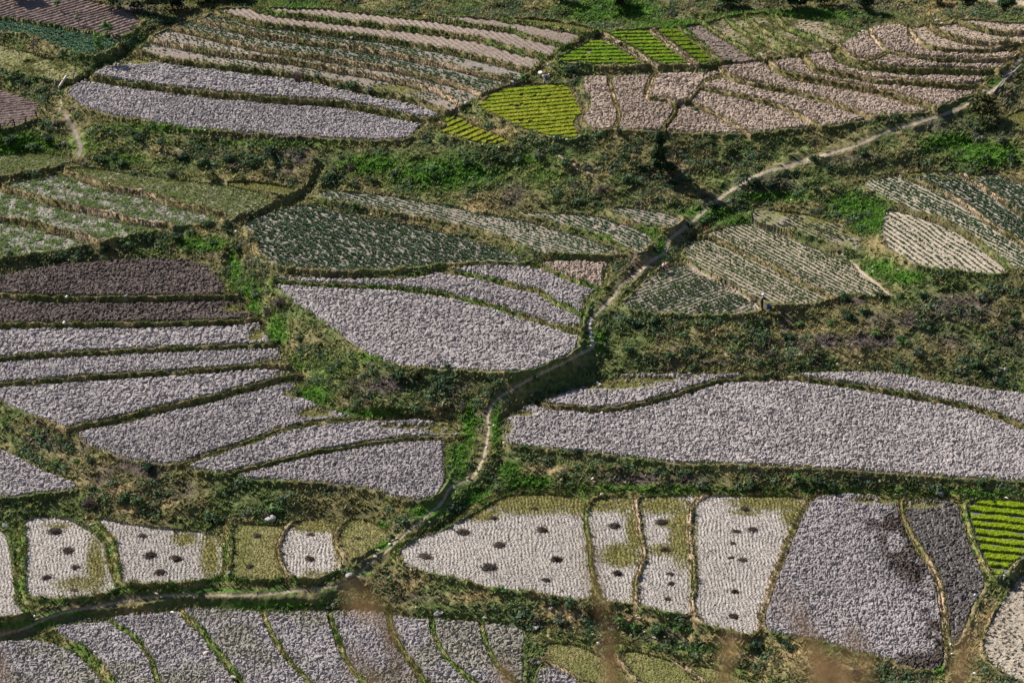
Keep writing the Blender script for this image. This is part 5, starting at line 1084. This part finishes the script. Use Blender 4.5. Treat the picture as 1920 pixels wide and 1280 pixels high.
def person(px, py, yaw, J, top, trouser, label, head_wear, scale=1.0):
    """J: joints in metres, x forward, y left, z up"""
    p = ground_at([(px, py)])[0]; root = empty("person", p, yaw); root.scale = (scale,) * 3; tag(root, label, "person", None)
    N = list(J); ix = {k: n for n, k in enumerate(N)}; V = [J[k] for k in N]
    E = [("hip", "waist"), ("waist", "chest"), ("chest", "neck"), ("neck", "head"), ("head", "crown"), ("head", "nose"), ("chest", "shl"), ("shl", "ell"), ("ell", "wrl"), ("wrl", "hal"), ("chest", "shr"), ("shr", "elr"), ("elr", "wrr"), ("wrr", "har"), ("hip", "hil"), ("hil", "knl"), ("knl", "anl"), ("anl", "tol"), ("hip", "hir"), ("hir", "knr"), ("knr", "anr"), ("anr", "tor")]
    for s in "lr":                                                # thumb and four fingers
        h = np.array(J["ha" + s]); w = np.array(J["wr" + s]); d = (h - w) / np.linalg.norm(h - w); sd = np.array([-d[1], d[0], 0]); sd = sd / (np.linalg.norm(sd) + 1e-6)
        for q in range(5):
            nm = "fi%s%d" % (s, q); tip = h + d * (.085 - .012 * abs(q - 2)) + sd * (q - 2) * .022 + np.array([0, 0, -.025]) if q < 4 else h - d * .02 + sd * -.055
            J2 = tuple(tip); V.append(J2); ix[nm] = len(V) - 1; N.append(nm); E.append(("ha" + s, nm))
    RAD = {"hip": (.135, .10), "waist": (.12, .09), "chest": (.145, .10), "neck": .05, "head": (.085, .095), "crown": .075, "nose": .022, "hi": .09, "kn": .058, "an": .04, "to": .038, "sh": .06, "el": .043, "wr": .03, "ha": .036, "fi": .009}
    rad = [RAD.get(k, RAD.get(k[:2], .05)) for k in N]
    skin_obj("body", V, [(ix[a], ix[b]) for a, b in E], rad, M_SKIN, root)
    def part(name, ks, es, grow, mat):
        ii_ = {k: n for n, k in enumerate(ks)}; rr = [RAD.get(k, RAD.get(k[:2], .05)) for k in ks]; rr = [tuple(x + grow for x in r) if isinstance(r, tuple) else r + grow for r in rr]
        skin_obj(name, [J[k] for k in ks], [(ii_[a], ii_[b]) for a, b in es], rr, mat, root)
    part("jacket", ["waist", "hip", "chest", "shl", "ell", "wrl", "shr", "elr", "wrr"], [("waist", "hip"), ("waist", "chest"), ("chest", "shl"), ("shl", "ell"), ("ell", "wrl"), ("chest", "shr"), ("shr", "elr"), ("elr", "wrr")], .024, top)
    part("trousers", ["hip", "hil", "knl", "anl", "hir", "knr", "anr"], [("hip", "hil"), ("hil", "knl"), ("knl", "anl"), ("hip", "hir"), ("hir", "knr"), ("knr", "anr")], .026, trouser)
    hd = np.array(J["head"]); cr = np.array(J["crown"]); up = (cr - hd) / np.linalg.norm(cr - hd)
    HV = IV[:, :].copy(); keep = HV[:, 2] > -.15
    rot = np.array(Vector((0, 0, 1)).rotation_difference(Vector(up)).to_matrix()); wear, mt = head_wear
    HV[:, 2] = np.maximum(HV[:, 2], -.12 if wear != "head_scarf" else -.7); HV = HV * np.array([.125, .115, .14])
    if wear == "hat": HV[IV[:, 2] < .05] *= np.array([2.1, 2.1, 1])
    mesh_np(wear, (HV @ rot.T) + hd + up * .05, IF, mt, None, True, root)
    for s in (-1, 1):                                             # eyes, shoes
        ey = hd + rot @ np.array([.088, s * .033, .02]); mesh_np("eye", IV * .011 + ey, IF, M_HAIR, None, True, root)
    for s in "lr":
        a, t = np.array(J["an" + s]), np.array(J["to" + s]); mid = (a + t) / 2 - np.array([0, 0, .02]); yaw_ = math.atan2(t[1] - a[1], t[0] - a[0]); c_, s_ = math.cos(yaw_), math.sin(yaw_)
        SV = IV * np.array([.15, .055, .06]); SV = SV @ np.array([[c_, s_, 0], [-s_, c_, 0], [0, 0, 1]]); mesh_np("shoe", SV + mid, IF, M_HAIR, None, True, root)
    return root
STAND = dict(hip=(0, 0, .90), waist=(.03, 0, 1.08), chest=(.09, 0, 1.30), neck=(.13, 0, 1.47), head=(.18, 0, 1.58), crown=(.20, 0, 1.67), nose=(.285, 0, 1.56), shl=(.10, .19, 1.38), ell=(.26, .24, 1.16), wrl=(.48, .17, 1.12), hal=(.56, .15, 1.10), shr=(.10, -.19, 1.38), elr=(.24, -.25, 1.13), wrr=(.45, -.19, 1.04), har=(.53, -.17, 1.02),
             hil=(0, .10, .86), knl=(.06, .12, .48), anl=(-.04, .12, .08), tol=(.12, .13, .04), hir=(0, -.10, .86), knr=(.08, -.12, .48), anr=(.06, -.12, .08), tor=(.22, -.13, .04))
BEND = dict(hip=(0, 0, .84), waist=(.14, 0, .96), chest=(.36, 0, 1.00), neck=(.52, 0, .98), head=(.62, 0, .95), crown=(.71, 0, .98), nose=(.66, 0, .85), shl=(.38, .19, .97), ell=(.46, .23, .70), wrl=(.56, .15, .46), hal=(.60, .13, .38), shr=(.38, -.19, .97), elr=(.47, -.23, .70), wrr=(.58, -.14, .46), har=(.62, -.12, .38),
            hil=(0, .10, .80), knl=(.10, .13, .46), anl=(-.02, .13, .08), tol=(.14, .14, .04), hir=(0, -.10, .80), knr=(.14, -.13, .45), anr=(.08, -.13, .08), tor=(.24, -.14, .04))
person(1428, 582, .15, STAND, M_NAVY, M_DARKT, "person standing in dark clothes and a pale cap, hands forward over a blue bucket", ("hat", M_WHITEC), 1.04)
person(1242, 513, .9, BEND, M_PINK, M_PURP, "person bending over in pink top and dark trousers at the potato plot's corner", ("head_scarf", M_WHITEC), 1.0)
person(1019, 156, -.4, BEND, M_BLUEC, M_WHITEC, "person stooping in a blue jacket and pale trousers beside pale rocks, holding sack", ("hat", M_STRAW), 1.05)
crumple("sack", 1026, 158, 8, 6, M_SACK, "pale sack held beside the person in the blue jacket", "sack")
# ------------------------------------------------------------------ dry grass on the camera's own hillside, close and out of focus
M_STALK = noise_mat("dry_stalk", (.30, .19, .10), (.45, .30, .17), 30, .9, .1, 0, .3)
def ray(px, py, t):
    a = (px - 960) / FPX; b = (640 - py) / FPX; d = np.array([a, CP + b * SP, -SP + b * CP]); return np.array([0, 0, CAM_H]) + d * t
STALK = [([(1103, 975), (1110, 1040), (1124, 1110), (1146, 1176)], .011, 4.6, "long arched blurred dry grass plume in front of the largest pale stubble plot's bank"), ([(650, 1082), (690, 1108), (722, 1152)], .012, 4.4, "short brown blurred grass plume below the boulder beside the path"), ([(728, 1165), (745, 1215), (800, 1290)], .006, 4.8, "faint drooping dry grass stem in front of the fifth clod plot of bottom row"),
    ([(652, 1205), (688, 1238), (715, 1276)], .008, 4.6, "brown blurred grass plume over the fourth clod plot of the bottom row"), ([(1470, 1095), (1502, 1135), (1525, 1195)], .009, 4.7, "pale brown blurred grass plume over the grey clod plot at lower right"), ([(1532, 1215), (1548, 1236), (1556, 1262)], .022, 4.3, "thick blurred brown seed head at the bottom edge below the grey clods"), ([(1590, 1240), (1606, 1262), (1612, 1285)], .020, 4.3, "thick blurred tan seed head rightmost of the pair below the grey clods"),
    ([(1372, 1182), (1362, 1220), (1358, 1262)], .011, 4.6, "blurred brown grass plume below the palest stubble plot"), ([(1812, 1180), (1800, 1230), (1792, 1285)], .012, 4.7, "blurred tan grass plume below the wet dark plot"), ([(1140, 1215), (1150, 1250), (1158, 1300)], .013, 4.9, "blurred tan grass plume over the first olive plot at bottom centre"), ([(935, 1222), (955, 1250), (970, 1290)], .008, 4.8, "faint blurred grass plume over the last clod plot of the bottom row"), ([(-5, 1215), (12, 1250), (34, 1300)], .007, 4.5, "orange blurred grass blade in the bottom left corner"), ([(1598, 1165), (1618, 1195), (1632, 1230)], .007, 4.8, "faint blurred grass plume over the middle of the grey clods at lower right")]
for pts, r, t, lb in STALK:
    pp = chaikin(np.array(pts, float), False, 2); W = np.array([ray(x, y, t + .25 * k / len(pp)) for k, (x, y) in enumerate(pp)])
    end = W[-1]; gz = 158.2 - .619 * (end[1] + .25); base = np.array([end[0] + .12, end[1] + .25, gz - .05])
    stem = [tuple(W[0])] + [tuple(w) for w in W[1::2]] + [tuple(end * .66 + base * .34 + np.array([.05, 0, 0])), tuple(end * .33 + base * .67 + np.array([.04, 0, 0])), tuple(base)]
    stem = [tuple(np.array(q) - base) for q in stem]; n = len(stem)
    root = empty("grass_stalk", base); tag(root, lb, "dry grass", "dry grass close to the camera")
    tube_obj("stem", [(stem[::-1], [.004 - .003 * k / n for k in range(n)])], M_STALK, root)
    npl = 30; q = W[rng.integers(0, len(W), npl)] + rng.normal(size=(npl, 3)) * r * .38; prof = None
    v, f, c_ = blades((q - base).astype(np.float32), np.full(len(q), r * .8), 1, np.tile(C3(.36, .23, .12), (len(q), 1)), .16, .8)
    mesh_np("plume", v, f, M_GRASS, c_, parent=root)
